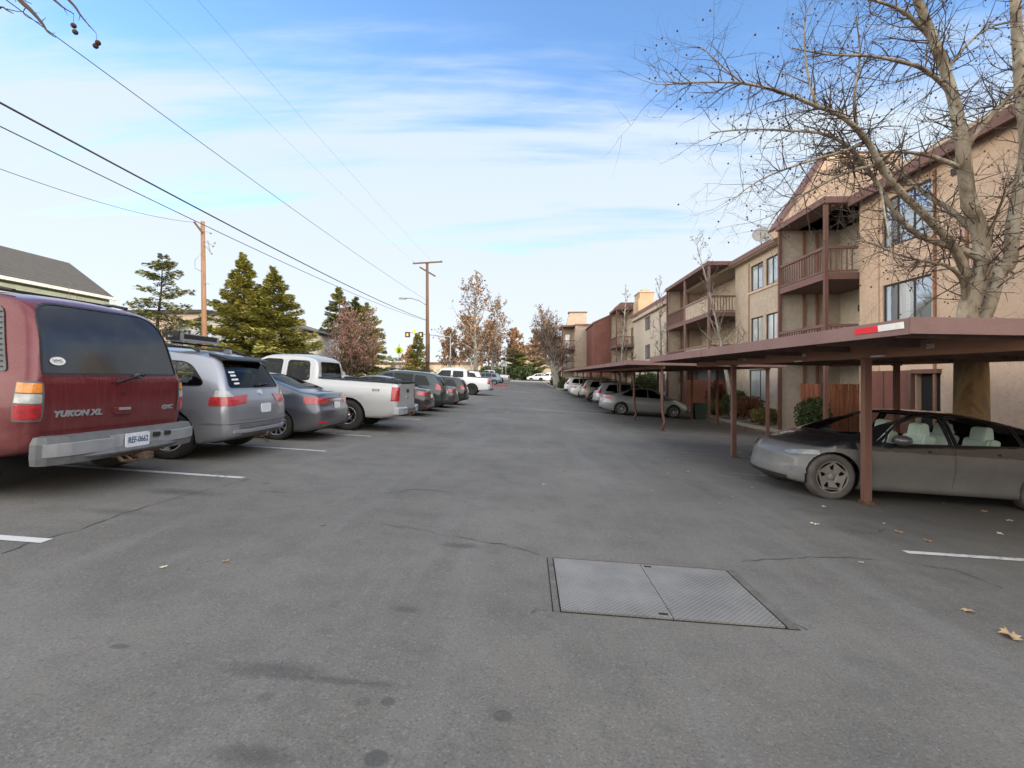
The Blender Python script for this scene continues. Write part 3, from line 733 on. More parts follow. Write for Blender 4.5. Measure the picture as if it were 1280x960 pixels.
for k, (w, zz) in enumerate(((.13, 1.36), (.12, 1.31), (.15, 1.25), (.12, 1.19))): put_box(S.rear(.50-.0*k, zz), (0, -1, 0), w, .03, .001, M['white_sticker'], root, 'sticker', -.002)
for s1 in (1, -1):
    m = MB(); m.tube([(.75, s1*.60, 1.66), (.9, s1*.60, 1.71), (2.4, s1*.60, 1.74), (2.75, s1*.60, 1.65)], .018, 6); m.build('roof_rail', M['black'], root)
for x in (1.1, 2.2): MB().tube([(x, -.72, 1.77), (x, .72, 1.77)], .018, 6).build('roof_crossbar', M['black'], root)
m = MB(); m.box(.98, 1.22, -.2, .70, 1.80, 1.83); m.box(.98, 1.0, -.2, .70, 1.83, 1.92); m.box(1.2, 1.22, -.2, .70, 1.83, 1.92); m.bar((1.1, -.3, 1.86), (1.1, .8, 1.86), .03); m.build('roof_tray', M['bright_metal'], root)
m = MB(); m.box(.975, .98, -.14, .64, 1.84, 1.91); m.box(1.0, 1.2, .70, .73, 1.80, 1.94); m.build('tray_pad', M['black'], root)
m = MB(); m.box(.0, .3, -.03, .03, .30, .35); m.tube([(.02, 0, .33), (-.06, 0, .34), (-.07, 0, .4)], .02, 6); m.tube([(.05, -.1, .30), (0, -.12, .20), (.02, -.22, .19), (.08, -.24, .28)], .008, 5); m.build('tow_hitch', M['wet_metal'], root)
m = MB(); m.prism([(.62, 1.66), (.78, 1.66), (.70, 1.73), (.64, 1.72)], 'y', -.025, .025); m.build('roof_aerial', cp, root)
place(root, sp, -4.54, 8.05, -1, 0, 1.02)

# --- grey sedan
cp = paint('grey_metallic_paint', (.085, .09, .11), .6, .3, .28, (.2, .19, .18), .2, .8, .8)
def sedan_lamps(mat=M['red_lens'], mid=.30):
    ms = []
    for s1 in (1, -1):
        ms += [('tail_lamp', [(s1*p[0], p[1]) for p in rp([(mid+.18, .80), (.97, .80), (.97, .93), (.80, .945), (mid, .90)], .02)], 'x-', .45, mat, .009),
               ('reflector', [(s1*p[0], p[1]) for p in rp([(.52, .40), (.80, .40), (.80, .44), (.52, .44)], .01)], 'x-', .3, M['red_lens'], .005)]
    return ms
sp = base_sedan(paint=cp, L=4.55, patches=sedan_lamps()+[('rear_valance', rp([(-.55, .22), (.55, .22), (.48, .34), (-.48, .34)], .02), 'x-', .3, M['black'], .005), ('trunk_garnish', rp([(-.34, .86), (.34, .86), (.36, .90), (-.36, .90)], .01), 'x-', .3, M['chrome'], .008)],
    rim='ten', seams=[([(-.60, .66), (.60, .66), (.62, .985), (-.62, .985)], 'x-', .5)], seam_name='boot_lid')
root, S = make_car('grey_sedan', 'dark grey sedan with a swept rear window, between the silver-blue SUV and the white pickup', 'car', sp, LEFT)
plate(S, root, 0, .76); place(root, sp, -4.31, 10.75, -1, 0)
civic = (root, sp)

# --- silver-white pickup
cp = paint('silver_white_paint', (.47, .47, .475), .35, .35, .30, (.33, .31, .28), .3, 1.1, .5)
def pickup_lamps(zz=(.84, 1.20)):
    ms = []
    for s1 in (1, -1): ms.append(('tail_lamp', [(s1*p[0], p[1]) for p in rp([(.80, zz[0]), (1.05, zz[0]), (1.05, zz[1]), (.80, zz[1])], .03)], 'x-', .20, M['red_lens'], .008))
    return ms
def pickup_kit(root, S, cabx, sp, badge=True):
    bed_box(root, cabx)
    pth = [(.10, .99), (-.02, .97), (-.10, .85), (-.13, .5)]
    for s1 in (1, -1): sweep([(x, s1*y) for x, y in pth], [(.01*s1, .50), (.012*s1, .66), (-.03*s1, .69), (-.05*s1, .5)], M['bright_metal'], root, 'bumper')
    sweep([(-.13, .5), (-.11, .3), (-.11, -.3), (-.13, -.5)], [(.0, .50), (.0, .62), (-.05, .64), (-.05, .5)], M['grey_plastic'], root, 'bumper_step')
    m = MB(); m.box(-.12, .5, -.05, .05, .40, .48); m.tube([(-.1, 0, .46), (-.2, 0, .46), (-.2, 0, .54)], .025, 6); m.build('tow_hitch', M['wet_metal'], root)
    put_box(S.rear(0, 1.1), (0, -1, 0), .20, .09, .02, M['black'], root, 'tailgate_handle', .002)
    if badge: put_box(S.rear(0, .92), (0, -1, 0), .16, .07, .012, M['chrome'], root, 'badge', .002)
sp = base_pickup(2.2, 5.9, paint=cp, patches=pickup_lamps(), rear_glass='glass_dark', glass='glass_mid', seams=[([(-.78, .62), (.78, .62), (.78, 1.33), (-.78, 1.33)], 'x-', .2)], rim_mat=M['chrome'])
root, S = make_car('pickup_truck', 'dusty silver-white extended-cab pickup, nearest pickup, beside the dark grey sedan', 'pickup truck', sp, LEFT)
pickup_kit(root, S, 2.2, sp); 
m = None
put_text('4X4', .10, S.side(.62, 1.10, 1), (-1, 0, 0), M['grey_plastic'], root, 'lettering', .002, .002, .2, 1.2)
place(root, sp, -3.42, 13.35, -1, 0)
truck = (root, sp)

def repaint(o, old, new):
    for s in getattr(o, 'material_slots', []):
        if s.material == old: s.link = 'OBJECT'; s.material = new
    for c in o.children: repaint(c, old, new)
def variant(proto, name, label, cat, newmat, group, sp=None):
    o = copy_tree(proto[0]); o.name = name; o['label'] = label; o['category'] = cat; o['group'] = group; repaint(o, proto[1]['paint'], newmat)
    return o
P_silver = paint('silver_paint', (.42, .43, .45), .6, .3, .2); P_black = paint('black_paint', (.012, .013, .016), .3, .2, .2); P_dgreen = paint('dark_green_paint', (.018, .035, .038), .4, .25, .25)
P_white = paint('white_paint', (.72, .73, .74), .05, .35, .22); P_dred = paint('dark_grey_paint', (.05, .05, .055), .5, .3, .2); P_blue = paint('steel_blue_paint', (.12, .17, .23), .6, .3, .2)
P_tan = paint('champagne_paint', (.36, .33, .29), .6, .35, .35, (.2, .17, .15))
o = variant(civic, 'silver_sedan', 'pale silver sedan whose curved roof shows just beyond the white pickup bed', 'car', P_silver, LEFT); place(o, sp=civic[1], xrear=-4.55, yc=16.0)
o = variant(civic, 'black_sedan', 'glossy black sedan with red tail lamps, second beyond the silver-white pickup', 'car', P_black, LEFT); place(o, civic[1], -3.72, 18.5)
# --- dark green mid-size SUV
sp = base_suv(paint=P_dgreen, L=4.75, W=1.88, patches=[('tail_lamp', [(s1*p[0], p[1]) for p in rp([(.74, .95), (1.0, .95), (1.0, 1.22), (.80, 1.22)], .03)], 'x-', .38, M['red_lens'], .009) for s1 in (1, -1)]+[('bumper_face', rp([(-1, .34), (1, .34), (1, .5), (-1, .5)], .02), 'x-', .35, M['black'], .006)], glass='glass_dark')
root, S = make_car('green_suv', 'dark green SUV with roof rails in the middle of the left row', 'SUV', sp, LEFT)
plate(S, root, 0, .85)
for s1 in (1, -1):
    m = MB(); m.tube([(.7, s1*.62, 1.68), (.85, s1*.62, 1.74), (2.5, s1*.62, 1.76), (2.8, s1*.62, 1.66)], .02, 6); m.build('roof_rail', M['black'], root)
place(root, sp, -3.62, 21.2)
gsuv = (root, sp)
o = variant(civic, 'dark_sedan', 'dark charcoal sedan right beyond the dark green SUV', 'car', P_dred, LEFT); place(o, civic[1], -3.52, 23.8)
# tall blue-black hatch
o = variant(gsuv, 'small_dark_suv', 'small blue-black SUV just before the white crew-cab pickup', 'SUV', P_black, LEFT); place(o, gsuv[1], -3.35, 26.6, scale=.9)
# --- white crew-cab pickup
sp = base_pickup(1.75, 5.75, paint=P_white, patches=pickup_lamps((.86, 1.24)), glass='glass_dark',
    doors=[[(1.95, .5), (2.85, .5), (2.85, 1.76), (1.92, 1.76)], [(2.88, .5), (4.2, .5), (4.22, 1.16), (3.72, 1.70), (2.88, 1.76)]], handles=[(2.0, 1.05), (3.0, 1.05)],
    side_windows=[rp([(2.0, 1.26), (2.78, 1.25), (2.78, 1.70), (2.04, 1.70)], .05), rp([(2.96, 1.25), (4.1, 1.23), (3.62, 1.68), (2.96, 1.71)], .05)], rim_mat=M['black'])
root, S = make_car('crew_pickup', 'white crew-cab pickup near the far end of the left row', 'pickup truck', sp, LEFT)
pickup_kit(root, S, 1.75, sp); place(root, sp, -2.85, 36.2)
wtruck = (root, sp)
o = variant(gsuv, 'white_suv', 'white SUV glimpsed over the bed of the white crew-cab pickup', 'SUV', P_white, LEFT); place(o, gsuv[1], -4.2, 45)
o = variant(gsuv, 'blue_hatchback', 'steel-blue hatchback beside the red painted kerb at the far end of the left row', 'car', P_blue, LEFT); place(o, gsuv[1], -3.35, 60, scale=.9)
o = variant(truck, 'far_pickup', 'small silver pickup, the farthest vehicle of the left row', 'pickup truck', P_silver, LEFT); place(o, truck[1], -2.75, 70, scale=.95)

# --- charcoal electric sedan, nose to the road
cp = paint('dusty_charcoal_paint', (.022, .024, .029), .5, .25, .62, (.30, .28, .265), .62, 1.0, .8, 2.0)
cp2 = NT('road_film_charcoal'); v = cp2.coord('Object'); sx = cp2.n('ShaderNodeSeparateXYZ'); cp2.l(v, sx.inputs[0])
n1 = cp2.noise(v, 3.0, 6, .62); n2 = cp2.noise(cp2.coord('Object', (1, 1, 5)), 9, 5, .7); n3 = cp2.noise(v, 60, 3, .7)
edge = cp2.smooth(cp2.math('ADD', sx.outputs['Z'], cp2.math('MULTIPLY', n2, .05)), .835, .805)
low = cp2.smooth(sx.outputs['Z'], .70, .22)
nose = cp2.smooth(sx.outputs['X'], 4.25, 4.75)
f = cp2.math('MULTIPLY', cp2.math('MAXIMUM', edge, cp2.math('MULTIPLY', nose, .55)), cp2.math('MULTIPLY_ADD', n1, .55, .32))
f = cp2.math('ADD', f, cp2.math('MULTIPLY', low, .28)); f = cp2.math('ADD', f, cp2.math('MULTIPLY', n3, .04)); f = cp2.math('MINIMUM', f, .93)
cp2.base(cp2.mix(f, (.014, .016, .021), (.18, .174, .168))); cp2.set(Metallic=.2, Roughness=cp2.math('MULTIPLY_ADD', f, .5, .2), Coat__Weight=cp2.math('MULTIPLY', cp2.math('SUBTRACT', 1.0, f), .9), Coat__Roughness=.05)
sp = dict(L=4.50, W=1.86, z0=.17, r=.35, wheels=[.99, 3.87], tr=.64, tw=.24, n=64, bowf=.34, endf=.13, arch=.04, dF=.8, noselen=.70, inset=.045, seams=[([(3.34, -.66), (3.9, -.62), (4.22, -.50), (4.22, .50), (3.9, .62), (3.34, .66)], 'z+', .70)],
    top=[(0, .98), (.06, 1.06), (.35, 1.12), (.9, 1.24), (1.5, 1.385), (2.05, 1.445), (2.5, 1.43), (3.0, 1.28), (3.45, 1.06), (3.62, .985), (4.0, .90), (4.3, .82), (4.43, .76), (4.50, .66)],
    belt=[(0, .88), (.8, .96), (2.0, .93), (3.4, .87), (3.9, .80), (4.35, .64), (4.50, .48)], rear=[(.2, .06), (.4, .0), (.7, .02), (1.05, .12)], front=[(.17, .10), (.26, .02), (.34, 0), (.5, .03), (.66, .06), (.8, .12)],
    gt=[(.03, .93), (.12, .965), (.22, .97), (.34, .982), (.5, .998), (.62, 1.0), (.74, .992), (.87, .975), (1, .95)],
    paint=cp2.m, glass='glass_clear', front_glass='glass_clear', rear_glass='glass_dark', xs=[3.5, 3.58],
    side_windows=[rp([(.84, 1.035), (1.27, .99), (1.27, 1.285), (1.18, 1.27)], [.06, .02, .02, .04]), rp([(1.33, .985), (2.19, .955), (2.19, 1.365), (1.78, 1.365), (1.33, 1.295)], [.03, .03, .03, .08, .03]), rp([(2.30, .95), (3.24, .915), (2.88, 1.20), (2.58, 1.34), (2.30, 1.365)], [.03, .03, .06, .08, .03])],
    end_windows=[(rp([(-.60, 1.10), (.60, 1.10), (.53, 1.38), (-.53, 1.38)], .06), 'x-', 1.8, 'rear_window'), (rp([(-.70, 1.0), (.70, 1.0), (.56, 1.37), (-.56, 1.37)], [.06, .06, .1, .1]), 'x+', 2.55, 'windscreen')],
    doors=[[(1.36, .30), (2.235, .28), (2.235, 1.395), (1.72, 1.39), (1.30, 1.30), (1.22, .95)], [(2.255, .28), (3.32, .28), (3.40, .86), (3.30, .93), (2.92, 1.21), (2.60, 1.365), (2.255, 1.395)]],
    handles=[(1.56, .845), (2.5, .83)], rim='aero', rim_mat=M['alloy_dusty'], tyre_mat=M['rubber_dusty'], mirror=(3.02, .985), mirror_mat=paint('mirror_cap', (.10, .10, .11), .3, .3, .3), cabin=(1.1, 3.35, .90),
    seats=[(1.55, (-.36, .36)), (2.48, (-.38, .38))], seat_z=.36, seat_top=1.22, seat_mat=M['seat_white'])
ms = []
for s1 in (1, -1):
    ms += [('headlamp', [(s1*p[0], p[1]) for p in rp([(.46, .665), (.60, .635), (.93, .69), (.93, .745), (.74, .735)], .02)], 'x+', 4.05, simple('headlamp_glass', (.20, .205, .21), .3, .1, .2, 20, coat=1), .005),
           ('fog_recess', [(s1*p[0], p[1]) for p in rp([(.56, .40), (.84, .38), (.80, .47), (.60, .46)], .02)], 'x+', 3.9, M['grey_plastic'], .004)]
ms += [('lower_grille', rp([(-.58, .225), (.58, .225), (.62, .30), (-.62, .30)], .02), 'x+', 4.1, M['black'], .003), ('front_lip', rp([(-.93, .165), (.93, .165), (.93, .20), (-.93, .20)], .005), 'x+', 3.8, M['grey_plastic'], .02)]
for s1 in (1, -1): ms += [('tail_lamp', [(s1*p[0], p[1]) for p in rp([(.45, .82), (.95, .80), (.95, .92), (.45, .93)], .02)], 'x-', .4, M['red_lens'], .006)]
sp['patches'] = ms
sp = stretch(sp, 1.085)
root, S = make_car('electric_sedan', 'dust-covered charcoal sedan with white seats, under the nearest carport behind its front post', 'car', sp, RIGHT)
m = MB(); m.tube([(3.82, .34, 1.02), (3.80, .0, 1.03)], .01, 5); m.build('wiper', M['black'], root)
m = MB(); m.lathe([(.15, -.012), (.165, -.012), (.18, .0), (.165, .012), (.15, .012)], 24, Matrix.Translation((3.2, .38, .93)) @ Matrix.Rotation(R(70), 4, 'Y')); m.build('steering_wheel', M['seat_dark'], root)
place(root, sp, 3.93+sp['L'], 7.42+.93, -1, 0, 1.0)
tesla = (root, sp)

# --- right row under the carports, noses to the building
P_gs = paint('grey_silver_paint', (.30, .32, .34), .6, .3, .2)
o = variant(civic, 'carport_sedan', 'silver-grey four-door sedan parked under the carport, seen side-on through its posts', 'car', P_gs, RIGHT); place(o, civic[1], 3.98, 27.0, 1, 0, 1.05)
o = variant(gsuv, 'carport_suv', 'silver SUV with dark windows, directly beyond the silver-grey carport sedan', 'SUV', P_silver, RIGHT); place(o, gsuv[1], 4.15, 31.0, 1)
o = variant(gsuv, 'carport_wagon', 'champagne SUV with a bright tailgate, third vehicle under the far carport', 'SUV', P_tan, RIGHT); place(o, gsuv[1], 3.85, 36.4, 1)
o = variant(civic, 'white_sedan', 'white sedan among the last cars of the far carport', 'car', P_white, RIGHT); place(o, civic[1], 3.6, 41.5, 1)
o = variant(gsuv, 'white_carport_suv', 'white SUV at the very end of the far carport, beside the leaning tree bed', 'SUV', P_white, RIGHT); place(o, gsuv[1], 3.45, 46.6, 1)
# far cars before the garage
o = variant(gsuv, 'distant_white_suv', 'white SUV parked side-on in front of the low gabled garage', 'SUV', P_white, None or 'white vehicles by the garage'); place(o, gsuv[1], 4.4, 108, -1)
o = variant(wtruck, 'distant_white_pickup', 'white pickup parked side-on at the right end of the gabled garage', 'pickup truck', P_white, 'white vehicles by the garage'); place(o, wtruck[1], 7.5, 104, -1)
# ------------------------------------------------------------------ setting materials
rng = random.Random(7)
def asphalt():
    t = NT('worn_asphalt'); v = t.coord('World')
    n1 = t.noise(v, .35, 5, .6); n2 = t.noise(v, 2.2, 6, .65); n3 = t.noise(v, 26, 4, .75); n4 = t.noise(v, 75, 3, .8); n6 = t.noise(v, 7, 5, .7)
    vs = t.coord('World', (1.6, .12, 1)); n5 = t.noise(vs, 1.2, 4, .6)
    c = t.ramp(n1, [(.3, (.116, .108, .097)), (.7, (.186, .174, .156))])
    c = t.mix(t.math('MULTIPLY', t.smooth(n2, .42, .70), .38), c, (.08, .077, .072))
    c = t.mix(t.math('MULTIPLY', t.smooth(n5, .48, .75), .4), c, (.20, .198, .19))
    c = t.mix(t.math('MULTIPLY', t.smooth(n3, .56, .72), .4), c, (.26, .255, .25))
    c = t.mix(t.math('MULTIPLY', t.smooth(n4, .55, .70), .55), c, (.30, .295, .285))
    c = t.mix(t.math('MULTIPLY', t.smooth(n4, .46, .32), .7), c, (.05, .05, .052))
    c = t.mix(t.math('MULTIPLY', t.smooth(n6, .52, .72), .3), c, (.085, .083, .082))
    sx = t.n('ShaderNodeSeparateXYZ'); t.l(v, sx.inputs[0])
    # dark parking bays either side of the lane, carport shade painted into the right
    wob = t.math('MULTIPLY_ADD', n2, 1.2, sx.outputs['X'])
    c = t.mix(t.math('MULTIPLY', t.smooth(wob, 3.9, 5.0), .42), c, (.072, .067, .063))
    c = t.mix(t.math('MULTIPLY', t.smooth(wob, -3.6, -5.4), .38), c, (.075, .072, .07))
    # round oil drips
    vo = t.n('ShaderNodeTexVoronoi', Scale=.9, Randomness=1.0); t.l(v, vo.inputs['Vector'])
    sep = t.n('ShaderNodeSeparateColor'); t.l(vo.outputs['Color'], sep.inputs[0])
    rad = t.math('MULTIPLY', t.math('MULTIPLY', sep.outputs[0], sep.outputs[1]), .125)
    f = t.math('MULTIPLY', t.smooth(t.math('SUBTRACT', vo.outputs['Distance'], rad), .025, -.03), .42)
    c = t.mix(f, c, (.045, .045, .047))
    vo2 = t.n('ShaderNodeTexVoronoi', Scale=2.6, Randomness=1.0); t.l(v, vo2.inputs['Vector'])
    sep2 = t.n('ShaderNodeSeparateColor'); t.l(vo2.outputs['Color'], sep2.inputs[0])
    rad2 = t.math('MULTIPLY', t.math('POWER', sep2.outputs[0], 3.0), .10)
    c = t.mix(t.math('MULTIPLY', t.smooth(t.math('SUBTRACT', vo2.outputs['Distance'], rad2), .012, -.02), .32), c, (.05, .05, .05))
    # scuffs with a place of their own
    for (px, py, rx, ry, k) in [(345, 838, .34, .09, .5), (430, 852, .38, .035, .45), (575, 682, .22, .10, .55), (508, 762, .12, .05, .5), (320, 945, .22, .07, .5), (225, 615, .5, .18, .55), (150, 640, .5, .12, .4), (470, 948, .05, .045, .6), (485, 877, .035, .03, .5), (628, 895, .045, .04, .5), (453, 877, .035, .03, .4), (150, 808, .05, .025, .5), (345, 615, .3, .04, .4)]:
        p = P(px, py)
        mp = t.n('ShaderNodeMapping'); mp.inputs['Location'].default_value = (-p.x/rx, -p.y/ry, 0); mp.inputs['Scale'].default_value = (1/rx, 1/ry, 0)
        t.l(v, mp.inputs['Vector']); ln = t.n('ShaderNodeVectorMath', _operation='LENGTH'); t.l(mp.outputs[0], ln.inputs[0])
        nn = n3 if k < .56 and rx > .1 else n2
        d = t.math('ADD', ln.outputs['Value'], t.math('MULTIPLY', nn, 1.1 if rx > .1 else .3))
        c = t.mix(t.math('MULTIPLY', t.smooth(d, 1.65 if rx > .1 else 1.3, .75 if rx > .1 else .9), k), c, (.045, .045, .046))
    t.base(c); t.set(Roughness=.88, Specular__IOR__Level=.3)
    t.bump(t.math('ADD', t.math('MULTIPLY', n4, .6), n3), .55, .008); return t.m
def stucco(name, c1, c2, patch=.5, bands=False, scale=1.2):
    t = NT(name); v = t.coord('World'); n1 = t.noise(v, scale, 6, .65); n2 = t.noise(v, 11, 5, .8); n3 = t.noise(v, 5, 5, .7)
    c = t.ramp(n1, [(.3, c1), (.7, c2)]); c = t.mix(t.math('MULTIPLY', t.smooth(n2, .48, .68), patch), c, mulc(c1, .68))
    c = t.mix(t.math('MULTIPLY', t.smooth(n3, .62, .75), .5*patch), c, mulc(c2, 1.25))
    vs = t.coord('World', (5, 5, .25)); n4 = t.noise(vs, 2, 4, .6); c = t.mix(t.math('MULTIPLY', t.smooth(n4, .55, .8), .22), c, mulc(c1, .6))
    t.base(c); t.set(Roughness=.9, Specular__IOR__Level=.2); t.bump(t.noise(v, 50, 4, .7), .5, .01); return t.m
def wood(name, c, axis='z', var=.25, sc=8):
    t = NT(name); s = {'z': (sc, sc, .5), 'y': (sc, .4, sc), 'x': (.4, sc, sc)}[axis]; v = t.coord('World', s)
    n = t.noise(v, 2.5, 6, .65); n2 = t.noise(t.coord('World'), 1.3, 4)
    col = t.ramp(n, [(.25, mulc(c, 1-var)), (.75, mulc(c, 1+var))]); col = t.mix(t.math('MULTIPLY', t.smooth(n2, .45, .8), .3), col, mulc(c, 1.5))
    t.base(col); t.set(Roughness=.75, Specular__IOR__Level=.25); t.bump(n, .25, .01); return t.m
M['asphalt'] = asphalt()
M['stucco'] = stucco('salmon_stucco', (.50, .36, .265), (.62, .458, .345), .5)
M['stucco_tan'] = stucco('tan_stucco', (.40, .325, .255), (.51, .42, .335), .6, scale=2.5)
M['stucco_pale'] = stucco('pale_stucco', (.43, .37, .305), (.54, .47, .395), .5, scale=3)
M['stucco_red'] = stucco('brick_red_stucco', (.17, .07, .055), (.22, .10, .08), .3)
M['trim'] = wood('brown_red_trim', (.175, .10, .088), 'y', .18)
M['trim_z'] = wood('brown_red_post', (.15, .078, .062), 'z', .2)
t = NT('faded_maroon_fascia'); v = t.coord('World'); n = t.noise(v, 1.4, 5, .65); n2 = t.noise(t.coord('World', (1, 1, 4)), 9, 5, .75)
c = t.ramp(n, [(.3, (.20, .118, .11)), (.7, (.27, .165, .155))]); c = t.mix(t.math('MULTIPLY', t.smooth(n2, .58, .72), .55), c, (.10, .05, .035)); c = t.mix(t.math('MULTIPLY', t.smooth(n2, .40, .30), .35), c, (.36, .28, .26)); t.base(c); t.set(Roughness=.55, Specular__IOR__Level=.35); t.bump(n, .25, .03); M['fascia'] = t.m
M['beam'] = wood('brown_beam', (.27, .14, .095), 'y', .22, 5)
M['fence'] = wood('red_brown_fence', (.40, .155, .09), 'z', .3)
M['soffit'] = simple('dark_soffit', (.14, .085, .068), .8, var=.25)
M['frame_dk'] = simple('bronze_frame', (.028, .022, .02), .5)
M['frame_wh'] = simple('white_frame', (.62, .62, .6), .5)
M['concrete'] = stucco('kerb_concrete', (.27, .25, .23), (.38, .36, .33), .5, scale=3)
M['steel_plate'] = None
t = NT('tread_plate'); v = t.coord('World'); n1 = t.noise(v, 3, 5, .6); ck = t.n('ShaderNodeTexVoronoi', Scale=36, _distance='CHEBYCHEV', Randomness=0.0)
mp = t.n('ShaderNodeMapping'); mp.inputs['Rotation'].default_value = (0, 0, R(45)); mp.inputs['Scale'].default_value = (1, 1, 0); t.l(v, mp.inputs['Vector']); t.l(mp.outputs[0], ck.inputs['Vector'])
f = t.smooth(ck.outputs['Distance'], .34, .22)
t.base(t.mix(t.math('MULTIPLY', f, .5), t.ramp(n1, [(.3, (.16, .152, .142)), (.7, (.26, .248, .232))]), (.38, .365, .34))); t.set(Roughness=.6, Metallic=.25); t.bump(f, .8, .006); M['steel_plate'] = t.m
def worn_line(name, c, wear=.5):
    t = NT(name); v = t.coord('World'); n = t.noise(v, 14, 6, .75); n2 = t.noise(v, 1.5, 3)
    f = t.smooth(t.math('ADD', n, t.math('MULTIPLY', n2, .4)), wear+.12, wear+.3)
    t.base(t.mix(f, c, (.14, .139, .137))); t.set(Roughness=.8); t.bump(n, .3, .01); return t.m
M['line'] = worn_line('worn_white_paint', (.52, .52, .51), .58)
M['line_faint'] = worn_line('faded_white_paint', (.34, .34, .33), .40)
M['red_kerb'] = simple('red_kerb_paint', (.42, .05, .04), .7, var=.3)
t = NT('dirt_and_dry_grass'); v = t.coord('World'); n = t.noise(v, .25, 6, .65); n2 = t.noise(v, 9, 5, .7)
c = t.ramp(n, [(.35, (.15, .12, .085)), (.55, (.11, .105, .06)), (.7, (.20, .17, .13))]); c = t.mix(t.math('MULTIPLY', n2, .6), c, (.07, .06, .04)); t.base(c); t.set(Roughness=.95); t.bump(n2, .6, .03); M['dirt'] = t.m
t = NT('gravel_bed'); v = t.coord('World'); vo = t.n('ShaderNodeTexVoronoi', Scale=22); t.l(v, vo.inputs['Vector']); sp_ = t.n('ShaderNodeSeparateColor'); t.l(vo.outputs['Color'], sp_.inputs[0])
t.base(t.ramp(sp_.outputs[0], [(0, (.08, .07, .06)), (.5, (.22, .19, .165)), (1, (.42, .38, .34))])); t.set(Roughness=.9); t.bump(vo.outputs['Distance'], -.9, .03); M['gravel'] = t.m
M['pavement'] = stucco('pale_pavement', (.36, .32, .27), (.45, .41, .35), .3, scale=1)

# ------------------------------------------------------------------ ground sheets
def sheet(name, xs, ys, zf, mat):
    m = MB(); nx = len(xs)
    m.add([(x, y, zf(x, y)) for y in ys for x in xs], [(j*nx+i, j*nx+i+1, (j+1)*nx+i+1, (j+1)*nx+i) for j in range(len(ys)-1) for i in range(nx-1)], True)
    return tag(m.build(name, mat, fixn=False), kind='structure')
ysf = [-22+i*1.5 for i in range(30)]+[23+i*2.5 for i in range(39)]   # to 118
LX0, LX1, LY1 = -9.4, 10.85, 118.0
gx = [-3000, -900, -300, -120, -70, -50, -40, -30, -24, -18, -14, -11, -9.9, LX0-.02, LX0+.3, -6, 0, 6, LX1-.3, LX1+.02, 11.3, 13, 16, 24, 40, 80, 300, 900, 3000]
gy = [-300, -100, -40, -24]+[-21.9+i*4 for i in range(36)]+[150, 180, 240, 330, 500, 900, 1800, 4000]
def gz(x, y):
    ins = (LX0 < x < LX1) and (-23 < y < 117)
    far = 0 if abs(x) < 200 and y < 300 else -1
    return G(x, y)-(.15 if ins else (.02 if -24 < y < 119 and abs(x) < 12 else 0))
sheet('ground', gx, gy, gz, M['dirt'])
lx = [LX0+i*(LX1-LX0)/14 for i in range(15)]
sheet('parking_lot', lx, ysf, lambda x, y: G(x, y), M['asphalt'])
# cross street at the far end, in the sun
sheet('cross_street', [-120, -60, -30, -9.4, 0, 10.8, 30, 60, 120], [96, 100, 104, 108, 112, 116], lambda x, y: G(x, y)+.03, M['pavement'])
def strip(name, pts, w, mat, dz=.005, seg=.8, wvar=0, kind='structure'):
    """ribbon laid on the lot"""
    q = []
    for a, b in zip(pts, pts[1:]):
        a = Vector(a); b = Vector(b); n = max(1, int((b-a).length/seg)); q += [a+(b-a)*i/n for i in range(n)]
    q.append(Vector(pts[-1])); vs = []
    for i, p in enumerate(q):
        d = (q[min(i+1, len(q)-1)]-q[max(0, i-1)]); d = Vector((d.x, d.y)).normalized(); nn = Vector((-d.y, d.x))
        ww = w*(1+wvar*(rng.random()*2-1))
        for s1 in (1, -1):
            x = p.x+nn.x*ww/2*s1; y = p.y+nn.y*ww/2*s1; vs.append((x, y, G(x, y)+dz))
    m = MB(); m.add(vs, [(2*i, 2*i+1, 2*i+3, 2*i+2) for i in range(len(q)-1)])
    return tag(m.build(name, mat), kind=kind)
for k in range(18):
    y = 3.64+2.6*k; strip('parking_line', [(-9.2, y, 0), (-3.77, y, 0)], .10, M['line'])
for y in (4.97, 9.35, 12.2, 14.8, 17.4, 20.0, 22.6, 25.2, 28.6, 33.6, 38.9, 44.0, 49.0):
    strip('parking_line', [(3.8, y, 0), (9.2, y+.05, 0)], .09, M['line'] if y < 5 else M['line_faint'])
a = P(545, 503); b = P(785, 520); strip('lane_line', [a, b], .13, M['line'])
crk = simple('crack_filler', (.055, .053, .05), .95, var=.5, scale=30)
for pts in ([(0, 692), (50, 675), (100, 662), (125, 652), (180, 634), (240, 617), (320, 597)], [(478, 656), (520, 661), (560, 670), (600, 677), (640, 683), (665, 689), (686, 696)], [(925, 702), (970, 698), (1040, 696), (1120, 701), (1190, 712), (1272, 742)], [(980, 779), (1002, 783), (1016, 788)], [(684, 762), (668, 764), (660, 770)], [(1020, 655), (1090, 668), (1110, 660)], [(460, 618), (520, 612), (580, 616)]):
    q = [P(*p) for p in pts]; fine = []
    for a, b in zip(q, q[1:]):
        n = max(2, int((b-a).length/.08))
        for i in range(n):
            p = a+(b-a)*i/n; fine.append(p+Vector((rng.uniform(-.02, .02), rng.uniform(-.03, .03), 0)))
    strip('asphalt_crack', fine, .0075, crk, .004, 9, .95)

